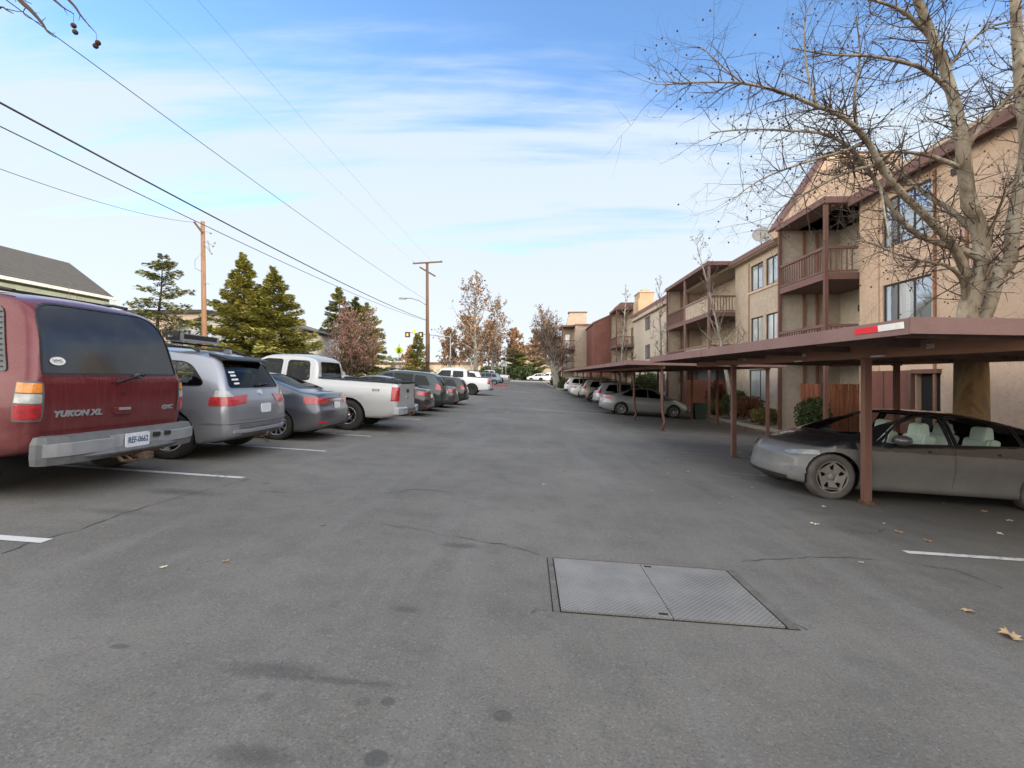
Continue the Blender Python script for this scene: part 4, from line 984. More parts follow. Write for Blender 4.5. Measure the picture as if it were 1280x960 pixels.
# steel vault cover
M['frame_con'] = stucco('grubby_concrete', (.10, .095, .085), (.17, .16, .145), .7, scale=6)
def plan(px, py): p = P(px, py); return (p.x, p.y)
root = empty('vault_cover', (1, 3.5, G(1, 3.5)), 'double-leaf diamond tread steel cover set in the asphalt', 'access cover')
A0, A1, A2, A3 = (.20, 4.06), (1.64, 4.03), (1.64, 3.10), (.20, 3.10)
def gq(m, x0, x1, y0, y1, dz, th=.02):
    vs = [(x, y, G(x, y)+d) for d in (dz-th, dz) for x, y in ((x0, y0), (x1, y0), (x1, y1), (x0, y1))]
    m.add(vs, [(3, 2, 1, 0), (4, 5, 6, 7), (0, 1, 5, 4), (1, 2, 6, 5), (2, 3, 7, 6), (3, 0, 4, 7)])
for x0, x1 in ((.215, .93), (.936, 1.635)):
    m = MB(); gq(m, x0, x1, 3.11, 4.04, .016); lf = m.build('cover_leaf', M['steel_plate'], root, world=True)
    m = MB(); xc = .88 if x0 < .5 else .985; gq(m, xc-.03, xc+.03, 3.14 if x0 < .5 else 3.98, 3.165 if x0 < .5 else 4.005, .0185, .002); m.build('lifting_slot', M['dark'], lf, world=False).location = -Vector(root.location)
m = MB(); gq(m, .158, 1.727, 3.102, 4.080, .004, .05); m.build('shadow_gap', M['dark'], root, world=True)
m = MB(); gq(m, .165, .205, 3.10, 4.07, .010); m.build('frame', M['frame_con'], root, world=True); m = MB(); gq(m, 1.655, 1.72, 3.105, 4.07, .010); m.build('frame', M['frame_con'], root, world=True)
m = MB(); gq(m, .205, 1.65, 4.05, 4.078, .009); m.build('rusty_edge', M['wet_metal'], root, world=True)
# kerbs and beds
def kerb(name, pts, mat, w=.15, h=.13, seg=2.0, kind='structure'):
    q = []
    for a, b in zip(pts, pts[1:]):
        a = Vector(a); b = Vector(b); n = max(1, int((b-a).length/seg)); q += [a+(b-a)*i/n for i in range(n)]
    q.append(Vector(pts[-1])); vs = []
    for i, p in enumerate(q):
        d = (q[min(i+1, len(q)-1)]-q[max(0, i-1)]).normalized(); nn = Vector((-d.y, d.x)); z = G(p.x, p.y)
        for s1, dz in ((-1, -.2), (-1, h-.02), (-.8, h), (1, h), (1, -.2)): vs.append((p.x+nn.x*w/2*s1, p.y+nn.y*w/2*s1, z+dz))
    m = MB(); n = len(q); m.add(vs, [(i*5+j, i*5+(j+1) % 5, (i+1)*5+(j+1) % 5, (i+1)*5+j) for i in range(n-1) for j in range(5)]+[(0, 1, 2, 3, 4), tuple((n-1)*5+j for j in range(5))])
    return tag(m.build(name, mat), kind=kind)
kerb('kerb', [(10.85, -20), (10.85, 15), (10.6, 19), (10.3, 22), (10.4, 26), (10.85, 30), (10.85, 50), (9.5, 51.5), (5.6, 52), (4.1, 54), (3.6, 60), (3.1, 75), (3.0, 90), (5, 95), (10.8, 95)], M['concrete'])
kerb('kerb', [(-9.35, 95), (-9.35, -20)], M['concrete'])
kerb('red_kerb', [(-4.6, 57.2), (-2.7, 57.2), (-2.5, 56.4), (-4.6, 56.4)], M['red_kerb'], .3, .14, 1)
sheet('gravel_bed', [10.9, 11.05, 11.6], [-20+i*3 for i in range(24)], lambda x, y: G(x, y)+.11, M['gravel'])
sheet('gravel_bed', [10.35, 10.9], [20.5, 22, 24, 26.2], lambda x, y: G(x, y)+.112, M['gravel'])
sheet('patio_slab', [11.6, 14], [-20+i*3 for i in range(24)], lambda x, y: G(x, y)+.1, M['concrete'])
sheet('tree_bed', [3.7, 5, 7, 9, 10.9, 12], [53+i*3 for i in range(14)], lambda x, y: G(x, y)+.11, M['dirt'])

# ------------------------------------------------------------------ carports
numw = simple('white_numeral', (.62, .6, .55), .6)
def carport(y0, y1, posts, label, zoff=0.0, numbers=(), bent=()):
    root = empty('carport', (3.67, y0, G(3.67, y0)), label, 'carport', 'low brown carports along the right side')
    rise = lambda y: .0077*(y-4.75)
    ys = [y0, (y0+y1)/2, y1]
    zt = lambda x, y: 2.04+zoff+rise(y)-(x-3.67)*.02
    # roof skin
    m = MB(); vs = []
    X0, X1 = 3.67, 9.45
    n = 8; yy = [y0+(y1-y0)*i/n for i in range(n+1)]
    for y in yy: vs += [(X0+.03, y, zt(X0, y)-.05), (X1-.03, y, zt(X1, y)-.05), (X1-.03, y, zt(X1, y)-.02), (X0+.03, y, zt(X0, y)-.02)]
    m.add(vs, [(i*4+j, i*4+(j+1) % 4, (i+1)*4+(j+1) % 4, (i+1)*4+j) for i in range(n) for j in range(4)]+[(0, 1, 2, 3), tuple(n*4+j for j in range(4))])
    m.build('roof_deck', M['soffit'], root, world=True)
    segs = [y0]+[y for y in (10.3, 24.5, 31.5, 38.5, 45) if y0+2 < y < y1-2]+[y1]
    for a, b in zip(segs, segs[1:]):
        m = MB(); g = .012; k = max(2, int((b-a)/1.2)); vs = []
        for i in range(k+1):
            y = a+g+(b-a-2*g)*i/k; dent = rng.uniform(-.012, .012) if 0 < i < k else 0
            z = zt(X0, y); vs += [(X0+dent, y, z-.155), (X0-.012+dent, y, z), (X0+.10, y, z+.012), (X0+.10, y, z-.01), (X0+.022+dent, y, z-.02), (X0+.03+dent, y, z-.155)]
        m.add(vs, [(i*6+j, i*6+(j+1) % 6, (i+1)*6+(j+1) % 6, (i+1)*6+j) for i in range(k) for j in range(6)]+[tuple(range(6)), tuple(k*6+j for j in range(6))])
        m.build('fascia', M['fascia'], root, world=True)
    for ye, s1 in ((y0, -1), (y1, 1)):
        m = MB(); z0 = zt(X0, ye); z1 = zt(X1, ye)
        m.add([(X0+.01, ye+s1*.012, z0+.01), (X1, ye+s1*.012, z1+.01), (X1, ye+s1*.012, z1-.15), (X0+.01, ye+s1*.012, z0-.15), (X0+.01, ye-s1*.02, z0+.01), (X1, ye-s1*.02, z1+.01), (X1, ye-s1*.02, z1-.15), (X0+.01, ye-s1*.02, z0-.15)], [(0, 1, 2, 3), (7, 6, 5, 4), (0, 4, 5, 1), (1, 5, 6, 2), (2, 6, 7, 3), (3, 7, 4, 0)])
        m.build('end_fascia', M['fascia'], root, world=True)
    m = MB(); m.bar((X1, y0, zt(X1, y0)-.07), (X1, y1, zt(X1, y1)-.07), .03, .16); m.build('end_fascia', M['fascia'], root, world=True)
    for bx in (5.05, 8.9):
        m = MB(); ya = y0+.12; yb = y1-.15
        m.bar((bx, ya, 1.84+zoff+rise(ya)), (bx, yb, 1.84+zoff+rise(yb)), .07, .20); m.build('beam', M['beam'], root, world=True)
    k = int((y1-y0)/1.3); 
    for i in range(k+1):
        y = y0+.25+(y1-y0-.5)*i/k; m = MB(); m.bar((X0+.08, y, zt(X0, y)-.115), (X1-.05, y, zt(X1, y)-.115), .04, .11); m.build('rafter', M['soffit'], root, world=True)
    for i, py in enumerate(posts):
        for bx in (5.02, 8.9):
            zb = G(bx, py); ztp = 1.74+zoff+rise(py); m = MB()
            if bx < 6 and i in bent:
                m.tube([(bx-.02, py, zb), (bx+.10, py, zb+.32), (bx+.03, py, zb+.62), (bx, py, zb+.9), (bx, py, ztp)], .055, 4)
            else: m.box(bx-.05, bx+.05, py-.05, py+.05, zb, ztp)
            m.build('post', M['trim_z'], root, world=True)
            m = MB(); m.box(bx-.11, bx+.11, py-.10, py+.10, zb-.02, zb+.014); m.box(bx-.07, bx+.07, py-.07, py+.07, zb+.014, zb+.05); m.build('base_plate', M['wet_metal'], root, world=True)
            m = MB(); m.box(bx-.09, bx+.09, py-.06, py+.06, ztp-.02, ztp+.0); m.build('cap_plate', M['soffit'], root, world=True)
    for txt, ny in numbers:
        bm = text_bm(txt, .085, .002, .001); z = 1.85+zoff+rise(ny)
        Mt = Matrix(((0, 0, -1, 5.01), (-1, 0, 0, ny), (0, 1, 0, z), (0, 0, 0, 1)))
        bmesh.ops.transform(bm, matrix=Mt, verts=bm.verts); from_bm('bay_number', bm, numw, root, world=True)
    return root
cp1 = carport(4.75, 14.6, [7.3, 11.9], 'nearest brown carport with a dented maroon fascia and numbered bays', 0, [('200', 6.15), ('198', 8.9), ('196', 11.3)])
m = MB(); m.quad((3.651, 5.14, 2.01), (3.651, 4.79, 2.01), (3.657, 4.79, 1.945), (3.657, 5.14, 1.945)); m.build('reflector_strip', simple('white_reflector', (.8, .78, .76), .4), cp1, world=True)
m = MB(); m.quad((3.651, 5.50, 2.01), (3.651, 5.14, 2.01), (3.657, 5.14, 1.945), (3.657, 5.50, 1.945)); m.build('reflector_strip', simple('red_reflector', (.75, .03, .04), .4), cp1, world=True)
for yy_ in (5.9, 7.9):
    m = MB(); m.box(4.96, 5.01, yy_+1.0, yy_+1.22, 1.77, 1.79); m.build('batten_lamp', M['frame_wh'], cp1, world=True)
carport(17.85, 50, [18.15, 22.9, 26.4, 33.2, 38.5, 43.8, 49.2], 'long brown carport beyond the first, on two dented front posts', .0, bent=(0, 1))
# ------------------------------------------------------------------ buildings
M['pane'] = None
t = NT('window_pane'); v = t.coord('World'); n = t.noise(v, 1.2, 3); t.base((.40, .45, .50)); t.set(Metallic=.55, Roughness=.04, Specular__IOR__Level=.8, IOR=1.9, Coat__Weight=1.0); t.bump(n, .04, .05); M['pane'] = t.m
M['pane_dark'] = simple('dim_pane', (.02, .022, .024), .08, spec=.7)
M['curtain'] = simple('pale_curtain', (.5, .5, .48), .8, var=.12, scale=3, stretch=(1, 8, .3))
def wall(name, ax, pos, a0, a1, z0, z1, holes, mat, parent, th=.22, face=-1, ztop=None):
    """wall in the plane ax=pos, looking towards face, with rectangular openings (a0, a1, z0, z1)"""
    As = sorted(set([a0, a1]+[h[0] for h in holes]+[h[1] for h in holes])); Zs = sorted(set([z0, z1]+[h[2] for h in holes]+[h[3] for h in holes]))
    bm = bmesh.new(); vt = {}
    def V(a, z):
        if (a, z) not in vt:
            zz = z if not (ztop and z == z1) else ztop(a)
            vt[(a, z)] = bm.verts.new((pos, a, zz) if ax == 'x' else (a, pos, zz))
        return vt[(a, z)]
    for i in range(len(As)-1):
        for j in range(len(Zs)-1):
            ca = (As[i]+As[i+1])/2; cz = (Zs[j]+Zs[j+1])/2
            if any(h[0] < ca < h[1] and h[2] < cz < h[3] for h in holes): continue
            f = bm.faces.new((V(As[i], Zs[j]), V(As[i+1], Zs[j]), V(As[i+1], Zs[j+1]), V(As[i], Zs[j+1])))
    bm.normal_update()
    want = Vector((face, 0, 0)) if ax == 'x' else Vector((0, face, 0))
    for f in bm.faces:
        if f.normal.dot(want) < 0: f.normal_flip()
    return from_bm(name, bm, mat, parent, world=True, solid=th)
def window(ax, pos, a0, a1, z0, z1, parent, mull=(.5,), frame=None, pane=None, depth=.08, face=-1, curtain=None, fw=.05, trim=None):
    frame = frame or M['frame_dk']; pane = pane or M['pane']; d = -face
    def bx(m, A, B, C, D, p, q):
        lo, hi = sorted((pos+d*p, pos+d*q))
        if ax == 'x': m.box(lo, hi, A, B, C, D)
        else: m.box(A, B, lo, hi, C, D)
    m = MB(); a, b = depth-.03, depth+.03
    bx(m, a0, a1, z0, z0+fw, a, b); bx(m, a0, a1, z1-fw, z1, a, b); bx(m, a0, a0+fw, z0+fw, z1-fw, a, b); bx(m, a1-fw, a1, z0+fw, z1-fw, a, b)
    for f in mull: c = a0+(a1-a0)*f; bx(m, c-fw/2, c+fw/2, z0+fw, z1-fw, a+.004, b-.004)
    w = m.build('window', frame, parent, world=True)
    cuts = [0]+list(mull)+[1]
    for i, (u, v) in enumerate(zip(cuts, cuts[1:])):
        m = MB(); A = a0+(a1-a0)*u+fw*.5; B = a0+(a1-a0)*v-fw*.5; bx(m, A, B, z0+fw, z1-fw, depth-.004+.006*(i % 2), depth+.004+.006*(i % 2))
        pm = pane if not (curtain and i in curtain) else M['curtain_pane']
        o = m.build('pane', pm, w); off = Vector(parent.location)
        o.location = -off
    return w
t = NT('curtained_pane'); v = t.coord('World', (1, 14, .2)); n = t.noise(v, 1.5, 3); t.base(t.ramp(n, [(.3, (.30, .31, .30)), (.7, (.52, .53, .51))])); t.set(Roughness=.08, Specular__IOR__Level=.8, IOR=1.9, Coat__Weight=1); M['curtain_pane'] = t.m
F1, F2, F3 = -.35, 2.40, 5.15
def railing(parent, a, b, z, h=1.0, gap=.16, solid=False, name='railing'):
    """vertical-picket railing from a to b (x, y pairs) on floor z; top rail, bottom rail and pickets"""
    m = MB(); a = Vector((*a, 0)); b = Vector((*b, 0)); d = b-a; n = max(2, int(d.length/gap))
    m.bar(a+Vector((0, 0, z+h-.05)), b+Vector((0, 0, z+h-.05)), .10, .10); m.bar(a+Vector((0, 0, z+.13)), b+Vector((0, 0, z+.13)), .05, .06)
    for i in range(1, n): p = a+d*i/n; m.bar(p+Vector((0, 0, z+.1)), p+Vector((0, 0, z+h-.1)), .035)
    return m.build(name, M['trim'] if not solid else M['fascia'], parent, world=True)
# ---- near building
B1 = empty('apartment_building', (11.6, 17, -.8), 'three-storey salmon stucco apartment block with brown trim and balconies, beside the near carport', 'building')
hA = [(14.2, 16.1, 5.68, 7.25), (14.2, 16.1, 2.9, 4.5), (13.9, 14.75, F1-.02, 1.62), (9.0, 11.2, 5.68, 7.25) if False else (3.0, 5.0, 5.68, 7.25)]
wall('wall', 'x', 11.6, -30, 17.2, -1.1, 7.62, hA, M['stucco'], B1)
window('x', 11.6, 14.2, 16.1, 5.68, 7.25, B1, (.36, .70)); window('x', 11.6, 14.2, 16.1, 2.9, 4.5, B1, (.36, .70), curtain=(1,)); window('x', 11.6, 3, 5, 5.68, 7.25, B1, (.5,))
wall('wall', 'y', 17.2, 11.83, 13.6, -1.1, 7.62, [], M['stucco'], B1, face=1)
# vertical battens and pipes on wall A
for y, w_, mt in ((16.25, .04, M['stucco']), (14.06, .07, M['beam']), (13.06, .07, M['beam']), (10.2, .03, M['stucco'])):
    m = MB(); m.box(11.545, 11.598, y-w_/2, y+w_/2, -.9, 7.4); m.build('batten', mt, B1, world=True)
m = MB(); m.box(11.50, 11.60, 15.02, 16.45, -.9, 1.72); m.build('entry_panel', M['stucco_red'], B1, world=True)
m = MB(); m.box(11.46, 11.60, 14.78, 14.98, -.9, 1.72); m.box(11.46, 11.6, 13.86, 14.78, 1.62, 1.74); m.box(11.46, 11.50, 15.9, 15.98, -.9, 1.7); m.build('door_frame', M['trim_z'], B1, world=True)
m = MB(); m.box(11.75, 11.8, 13.92, 14.74, -.9, 1.62); dr = m.build('door', M['dark'], B1, world=True)
m = MB(); m.box(12.5, 12.6, -30, 17, -1, 7.5); m.build('inner_wall', M['pane_dark'], B1, world=True)
m = MB(); m.box(11.2, 11.27, -30, 17.2, 7.50, 7.82); m.build('roof_fascia', M['trim'], B1, world=True)
m = MB(); m.box(11.27, 11.7, -30, 17.2, 7.60, 7.64); m.build('soffit', M['soffit'], B1, world=True)
m = MB(); m.prism([(11.27, 7.66), (11.27, 7.82), (15.5, 8.9), (19, 8.9), (19, 7.66)], 'y', -30, 20.45); m.build('roof', simple('roof_membrane', (.2, .16, .14), .9), B1, world=True)
m = MB(); m.box(11.53, 11.6, 13.15, 13.5, 7.0, 7.18); m.build('vent', M['frame_dk'], B1, world=True)
m = MB(); m.box(13.6, 19, -30, 82, -1.1, 7.6); m.box(17.5, 24, -30, 30, 7.6, 11.6); m.build('rear_block_and_shade_box', M['stucco_tan'], B1, world=True)  # unseen upper box is added to keep the sun off the clerestory face
def balcony_stack(parent, X0, X1, y0, y1, roofz, floors, wallmat, stripe=True, boards=None, mid=None, back_windows=True, glassdoor=True):
    """open balconies between y0 and y1: slabs, posts, railings, back and side walls, roof fascia"""
    bw = []
    for z in [F1]+floors:
        bw.append((y0+.35, y0+1.55, z+.05, z+2.05))
    wall('wall', 'x', X1, y0, y1, -1.1, roofz-.2, bw, wallmat, parent)
    for z in [F1]+floors: window('x', X1, y0+.35, y0+1.55, z+.05, z+2.05, parent, (.5,), pane=M['pane_dark'], curtain=(1,))
    wall('wall', 'y', y1, X0+.12, X1, -1.1, roofz-.2, [], wallmat, parent, face=-1)
    if stripe:
        for x in (X0+.12+(X1-X0)*.36, X0+(X1-X0)*.62):
            m = MB(); m.box(x-.06, x+.06, y1-.05, y1-.003, -.8, roofz-.25); m.build('batten', M['beam'], parent, world=True)
    for z in floors:
        m = MB(); m.box(X0+.03, X1, y0+.03, y1-.01, z-.10, z-.0); m.build('balcony_floor', M['concrete'], parent, world=True)
        m = MB(); m.box(X0-.03, X0+.05, y0-.03, y1, z-.17, z+.07); m.box(X0+.05, X1, y0-.03, y0+.03, z-.17, z+.07); m.build('floor_fascia', M['trim'], parent, world=True)
        m = MB(); m.box(X0+.05, X1, y0+.03, y1, z-.15, z-.11); m.build('soffit', M['soffit'], parent, world=True)
        if boards:
            ya, yb = boards; n = 8
            for i in range(n):
                m = MB(); a = ya+(yb-ya)*i/n; m.box(X0+.01, X0+.04, a+.02, a+(yb-ya)/n-.04, z+.08, z+.92); m.build('board', M['stucco_tan'], parent, world=True)
            railing(parent, (X0, yb), (X0, y1), z); m = MB(); m.bar((X0, y0, z+.97), (X0, yb, z+.97), .11, .10); m.build('railing', M['fascia'], parent, world=True)
        else: railing(parent, (X0, y0), (X0, y1), z)
        railing(parent, (X0, y0), (X1-.02 if X1 < 12 else 11.6, y0), z)
    ps = [y0, y1-.06]+([mid] if mid else [])
    for i, y in enumerate(ps):
        m = MB(); m.box(X0-.06, X0+.06, y-.06, y+.06, -1.0, roofz-.2); m.build('post', M['trim_z'] if not (mid and i != 1) else M['fascia'], parent, world=True)
    m = MB(); m.box(X0-.12, X0-.04, y0-.12, y1+.05, roofz-.22, roofz); m.box(X0-.04, X1, y0-.12, y0-.04, roofz-.22, roofz); m.build('roof_fascia', M['trim'], parent, world=True)
    m = MB(); m.box(X0-.04, X1, y0-.04, y1, roofz-.20, roofz-.15); m.build('soffit', M['soffit'], parent, world=True)
    m = MB(); m.box(X0-.04, X1+.5, y0-.04, y1, roofz-.14, roofz-.02); m.build('roof', M['soffit'], parent, world=True)
balcony_stack(B1, 10.5, 13.0, 17.3, 20.45, 7.86, [F2, F3], M['stucco_pale'])
m = MB(); m.box(12.0, 12.02, 20.38, 20.40, 0, .1); 
m = MB(); m.box(12.88, 12.97, 19.0, 19.2, 4.1, 4.35); m.build('wall_lamp', M['frame_dk'], B1, world=True)
m = MB(); m.prism([(10.55, 7.9), (12.55, 10.9), (15.6, 10.9), (15.6, 7.5), (10.6, 7.5)], 'y', 20.55, 21.3); m.build('clerestory', M['stucco'], B1, world=True)
m = MB(); m.prism([(10.46, 7.88), (10.52, 7.84), (12.57, 10.91), (15.7, 10.91), (15.7, 10.97), (12.53, 10.97)], 'y', 20.5, 21.35); m.build('roof_fascia', M['trim'], B1, world=True)
# wall B
hB = [(24.1, 25.4, 6.0, 7.3), (22.7, 23.8, 6.0, 7.3), (24.1, 25.4, 3.1, 4.6), (22.6, 23.8, 3.1, 4.6), (23.4, 25.6, .3, 1.95)]
wall('wall', 'x', 11.6, 20.68, 27.28, -1.1, 7.8, hB, M['stucco_tan'], B1)
for i, (a, b, c, d) in enumerate(hB): window('x', 11.6, a, b, c, d, B1, (.5,), curtain=(1,) if i < 2 else (0, 1), pane=M['pane'])
m = MB(); m.box(11.54, 11.6, 22.4, 25.6, 5.86, 5.96); m.build('sill', M['stucco'], B1, world=True)
m = MB(); m.box(11.56, 11.6, 25.55, 25.60, 2, 7.5); m.build('batten', M['beam'], B1, world=True)
m = MB(); m.box(11.2, 11.27, 20.6, 27.3, 7.70, 7.95); m.build('roof_fascia', M['trim'], B1, world=True)
m = MB(); m.prism([(11.27, 7.66), (11.27, 7.95), (14.2, 9.3), (15, 9.3), (15, 7.66)], 'y', 21.4, 53); m.build('roof', M['stucco_tan'], B1, world=True)
balcony_stack(B1, 10.15, 12.6, 27.3, 35.4, 8.05, [F2, F3], M['stucco_tan'], boards=(27.4, 31.4), mid=31.4)
hD = [(46, 48, 6.2, 7.5), (46, 48, 3.4, 4.8), (37.5, 39, 6.2, 7.5), (37.5, 39, 3.4, 4.8), (41, 42.5, .4, 1.9)]
wall('wall', 'x', 11.6, 35.64, 52.98, -1.1, 8.2, hD, M['stucco_pale'], B1)
for a, b, c, d in hD: window('x', 11.6, a, b, c, d, B1, (.5,), pane=M['pane'])
m = MB(); m.box(11.25, 11.32, 35.5, 53, 8.05, 8.35); m.build('roof_fascia', M['trim'], B1, world=True)
m = MB(); m.prism([(11.4, 8.0), (11.4, 9.6), (11.55, 9.9), (11.55, 10.5), (13.0, 10.5), (13.0, 8.0)], 'y', 50, 52.4); m.box(11.9, 12.7, 50.6, 51.8, 10.5, 10.85); m.build('chimney', stucco('sunny_stucco', (.42, .30, .20), (.52, .38, .26), .2), B1, world=True)
m = MB(); m.box(11.45, 13.1, 49.9, 52.5, 10.42, 10.52); m.build('chimney_cap', M['stucco'], B1, world=True)
balcony_stack(B1, 9.7, 11.6, 53, 56.9, 9.3, [F2, F3], M['stucco_tan'], stripe=False)
m = MB(); m.prism([(9.6, 9.2), (10.2, 9.9), (13.5, 9.9), (13.5, 9.2)], 'y', 53.2, 56.9); m.build('roof', M['trim'], B1, world=True)
# satellite dish
d = empty('satellite_dish', (11.9, 24.9, 8.2), 'grey satellite dish on the roof edge above the two pairs of windows', 'satellite dish')
m = MB(); m.lathe([(.001, 0), (.2, .02), (.36, .06), (.45, .11), (.44, .12), (.2, .035), (.001, .015)], 20, Matrix.Translation((0, 0, .55)) @ Matrix.Rotation(R(-35), 4, 'Y') @ Matrix.Rotation(R(60), 4, 'X')); m.build('dish', simple('dish_grey', (.3, .29, .28), .6), d)
m = MB(); m.tube([(0, 0, 0), (0, .05, .5)], .025, 6); m.tube([(0, .05, .4), (-.25, -.45, .6)], .015, 5); m.build('mount', M['frame_dk'], d)
# ---- far building
B2 = empty('red_apartment_building', (7.7, 60, .1), 'farther apartment block with a brick-red wall, a tan end wall and a slanted stair tower', 'building')
m = MB(); m.prism([(7.75, -1), (7.75, 8.0), (10.5, 9.25), (13.6, 9.25), (13.6, -1)], 'y', 57, 66); m.build('red_wall', M['stucco_red'], B2, world=True)
m = MB(); m.prism([(7.6, 7.98), (7.68, 8.2), (10.5, 9.45), (13.7, 9.45), (13.7, 9.27), (10.5, 9.27)], 'y', 56.95, 66); m.build('roof_fascia', M['trim'], B2, world=True)
m = MB(); m.box(6.3, 8.7, 63.9, 82, -.6, 8.55); m.build('end_wall', M['stucco_tan'], B2, world=True)
m = MB(); m.box(6.22, 8.78, 63.8, 82, 8.55, 8.78); m.build('roof_fascia', M['trim'], B2, world=True)
m = MB(); m.prism([(5.2, 8.7), (5.7, 10.55), (8.0, 10.55), (8.0, 8.7)], 'y', 66, 67.5); m.build('stair_tower', M['stucco_tan'], B2, world=True)
m = MB(); m.prism([(5.6, 10.56), (8.1, 10.56), (8.1, 10.7), (5.55, 10.7)], 'y', 65.9, 67.6); m.build('roof_fascia', M['trim'], B2, world=True)
for k, (a, b, x0) in enumerate(((64.5, 69.5, 4.6), (75, 80, 4.3))):
    rz_ = 8.7-.5*k
    for z in (2.9, 5.65):
        m = MB(); m.box(x0, 6.3, a, b, z-.25, z); m.build('balcony_floor', M['trim'], B2, world=True)
        railing(B2, (x0, a), (x0, b), z); railing(B2, (x0, a), (6.3, a), z)
        window('y', a+2.0, x0+.5, x0+1.2, z+.1, z+2.0, B2, (), frame=M['frame_wh'], pane=M['curtain_pane'])
    m = MB(); m.box(x0+.2, 6.3, a+2.1, b, .2, rz_-.2); m.build('wall', M['stucco_pale'], B2, world=True)
    for y in (a, b):
        m = MB(); m.box(x0-.05, x0+.07, y-.06, y+.06, .2, rz_-.2); m.build('post', M['trim_z'], B2, world=True)
    m = MB(); m.box(x0-.15, 6.3, a-.15, b+.1, rz_-.22, rz_); m.build('balcony_roof', M['trim'], B2, world=True)
# ---- patio fences: one picket fence each
def fence(pts, h, label, lean=0):
    a0 = pts[0]; root = empty('patio_fence', (a0[0], a0[1], G(*a0)), label, 'fence', 'red-brown board fences round the patios'); 
    for a, b in zip(pts, pts[1:]):
        a = Vector((*a, 0)); b = Vector((*b, 0)); d = (b-a); n = max(2, int(d.length/.165)); u = d.normalized(); nn = Vector((-u.y, u.x, 0)); zb = min(G(a.x, a.y), G(b.x, b.y))+.14; m = MB()
        for i in range(n):
            p = a+d*(i+.5)/n; off = nn*(.012 if i % 2 else -.012); hh = h+rng.uniform(-.012, .012)
            m.bar(p+off+Vector((0, 0, zb)), p+off+Vector((0, 0, zb+hh)), .15, .022, up=tuple(nn))
        m.build('fence_boards', M['fence'], root, world=True)
        m = MB()
        for z in (.35, h-.3): m.bar(a+nn*.05+Vector((0, 0, zb+z)), b+nn*.05+Vector((0, 0, zb+z)), .05, .08)
        m.build('fence_rail', M['fence'], root, world=True)
        m = MB(); m.box(a.x-.05, a.x+.05, a.y-.05, a.y+.05, zb-.1, zb+h+.03); m.build('fence_post', M['trim_z'], root, world=True)
    return root
fence([(11.38, 22.0), (11.38, 19.0), (12.9, 19.0)], 1.93, 'nearer red-brown board fence, behind the leafy bush')
fence([(11.40, 40.0), (11.40, 29.7), (12.5, 29.7)], 2.0, 'farther red-brown board fence, behind the silver-grey carport sedan')
m = MB(); m.box(11.9, 12.6, 30.6, 34, 1.2, 2.1); tag(m.build('patio_screen', simple('grey_blue_screen', (.18, .20, .22), .7)), 'grey-blue screen panel showing above the farther board fence', 'screen')

# ------------------------------------------------------------------ left side houses
siding = lambda name, c: (lambda t: (t.base(t.mix(t.math('MULTIPLY', t.smooth(t.noise(t.coord('World', (1, 1, 60)), .12, 1), .52, .5), .25), c, mulc(c, .6))), t.set(Roughness=.7), t.m)[-1])(NT(name))
def lap(name, c, pitch=.2):
    t = NT(name); g = t.coord('World'); sx = t.n('ShaderNodeSeparateXYZ'); t.l(g, sx.inputs[0]); fr = t.math('FRACT', t.math('DIVIDE', sx.outputs['Z'], pitch))
    n = t.noise(g, 2, 4); t.base(t.mix(t.smooth(fr, .12, .0), t.ramp(n, [(.3, mulc(c, .92)), (.7, mulc(c, 1.08))]), mulc(c, .5))); t.set(Roughness=.75); t.bump(fr, .4, .02); return t.m
def shingle(name, c):
    t = NT(name); br = t.n('ShaderNodeTexBrick', Scale=3.2, Mortar__Size=.02); t.l(t.coord('World', (1, 1, 1.4), (0, R(60), R(90))), br.inputs['Vector']); n = t.noise(t.coord('World'), 6, 5, .7)
    br.inputs['Color1'].default_value = (*mulc(c, 1.15), 1); br.inputs['Color2'].default_value = (*mulc(c, .8), 1); br.inputs['Mortar'].default_value = (*mulc(c, .45), 1)
    t.base(t.mix(.5, br.outputs['Color'], t.ramp(n, [(.3, mulc(c, .75)), (.7, mulc(c, 1.25))]))); t.set(Roughness=.92); return t.m
H1 = empty('green_house', (-28, 19, .9), 'pale green two-storey house with a grey shingle roof, above the maroon SUV', 'house')
gw = lap('pale_green_siding', (.36, .42, .36))
hh = [(16.6, 17.8, 4.6, 5.75), (20.4, 21.4, 4.6, 5.75), (22.75, 23.45, 4.6, 5.75), (24.0, 24.7, 4.6, 5.75), (25.9, 26.7, 4.6, 5.75), (18.5, 20, 1.6, 3), (23, 25, 1.6, 3)]
wall('wall', 'x', -24.4, 8, 27.2, .6, 6.1, hh, gw, H1, face=1)
for a, b, c, d in hh: window('x', -24.4, a, b, c, d, H1, (.5,) if b-a > 1.3 else (), frame=M['frame_wh'], pane=M['curtain_pane'], face=1, depth=-.01 if False else .05, fw=.09)
m = MB(); m.box(-32, -24.65, 8, 27.0, .5, 6.0); m.build('wall', gw, H1, world=True)
wall('wall', 'y', 8, -32, -24.4, .6, 6.1, [], gw, H1, face=-1)
m = MB(); m.add([(-24.15, 7.5, 6.2), (-24.15, 27.3, 6.2), (-28.2, 28.6, 8.6), (-28.2, 7.5, 8.6), (-32.6, 27.3, 6.2), (-32.6, 7.5, 6.2)], [(0, 1, 2, 3), (2, 4, 5, 3), (1, 4, 2), (0, 3, 5), (0, 5, 4, 1)]); m.build('roof', shingle('grey_shingle', (.085, .08, .072)), H1, world=True)
m = MB(); m.bar((-24.10, 7.5, 6.12), (-24.10, 27.35, 6.12), .12, .16); m.tube([(-24.1, 27.3, 6.05), (-24.2, 27.3, 5.8), (-24.34, 27.3, 5.6), (-24.34, 27.3, 1)], .05, 6); m.build('gutter', M['frame_wh'], H1, world=True)
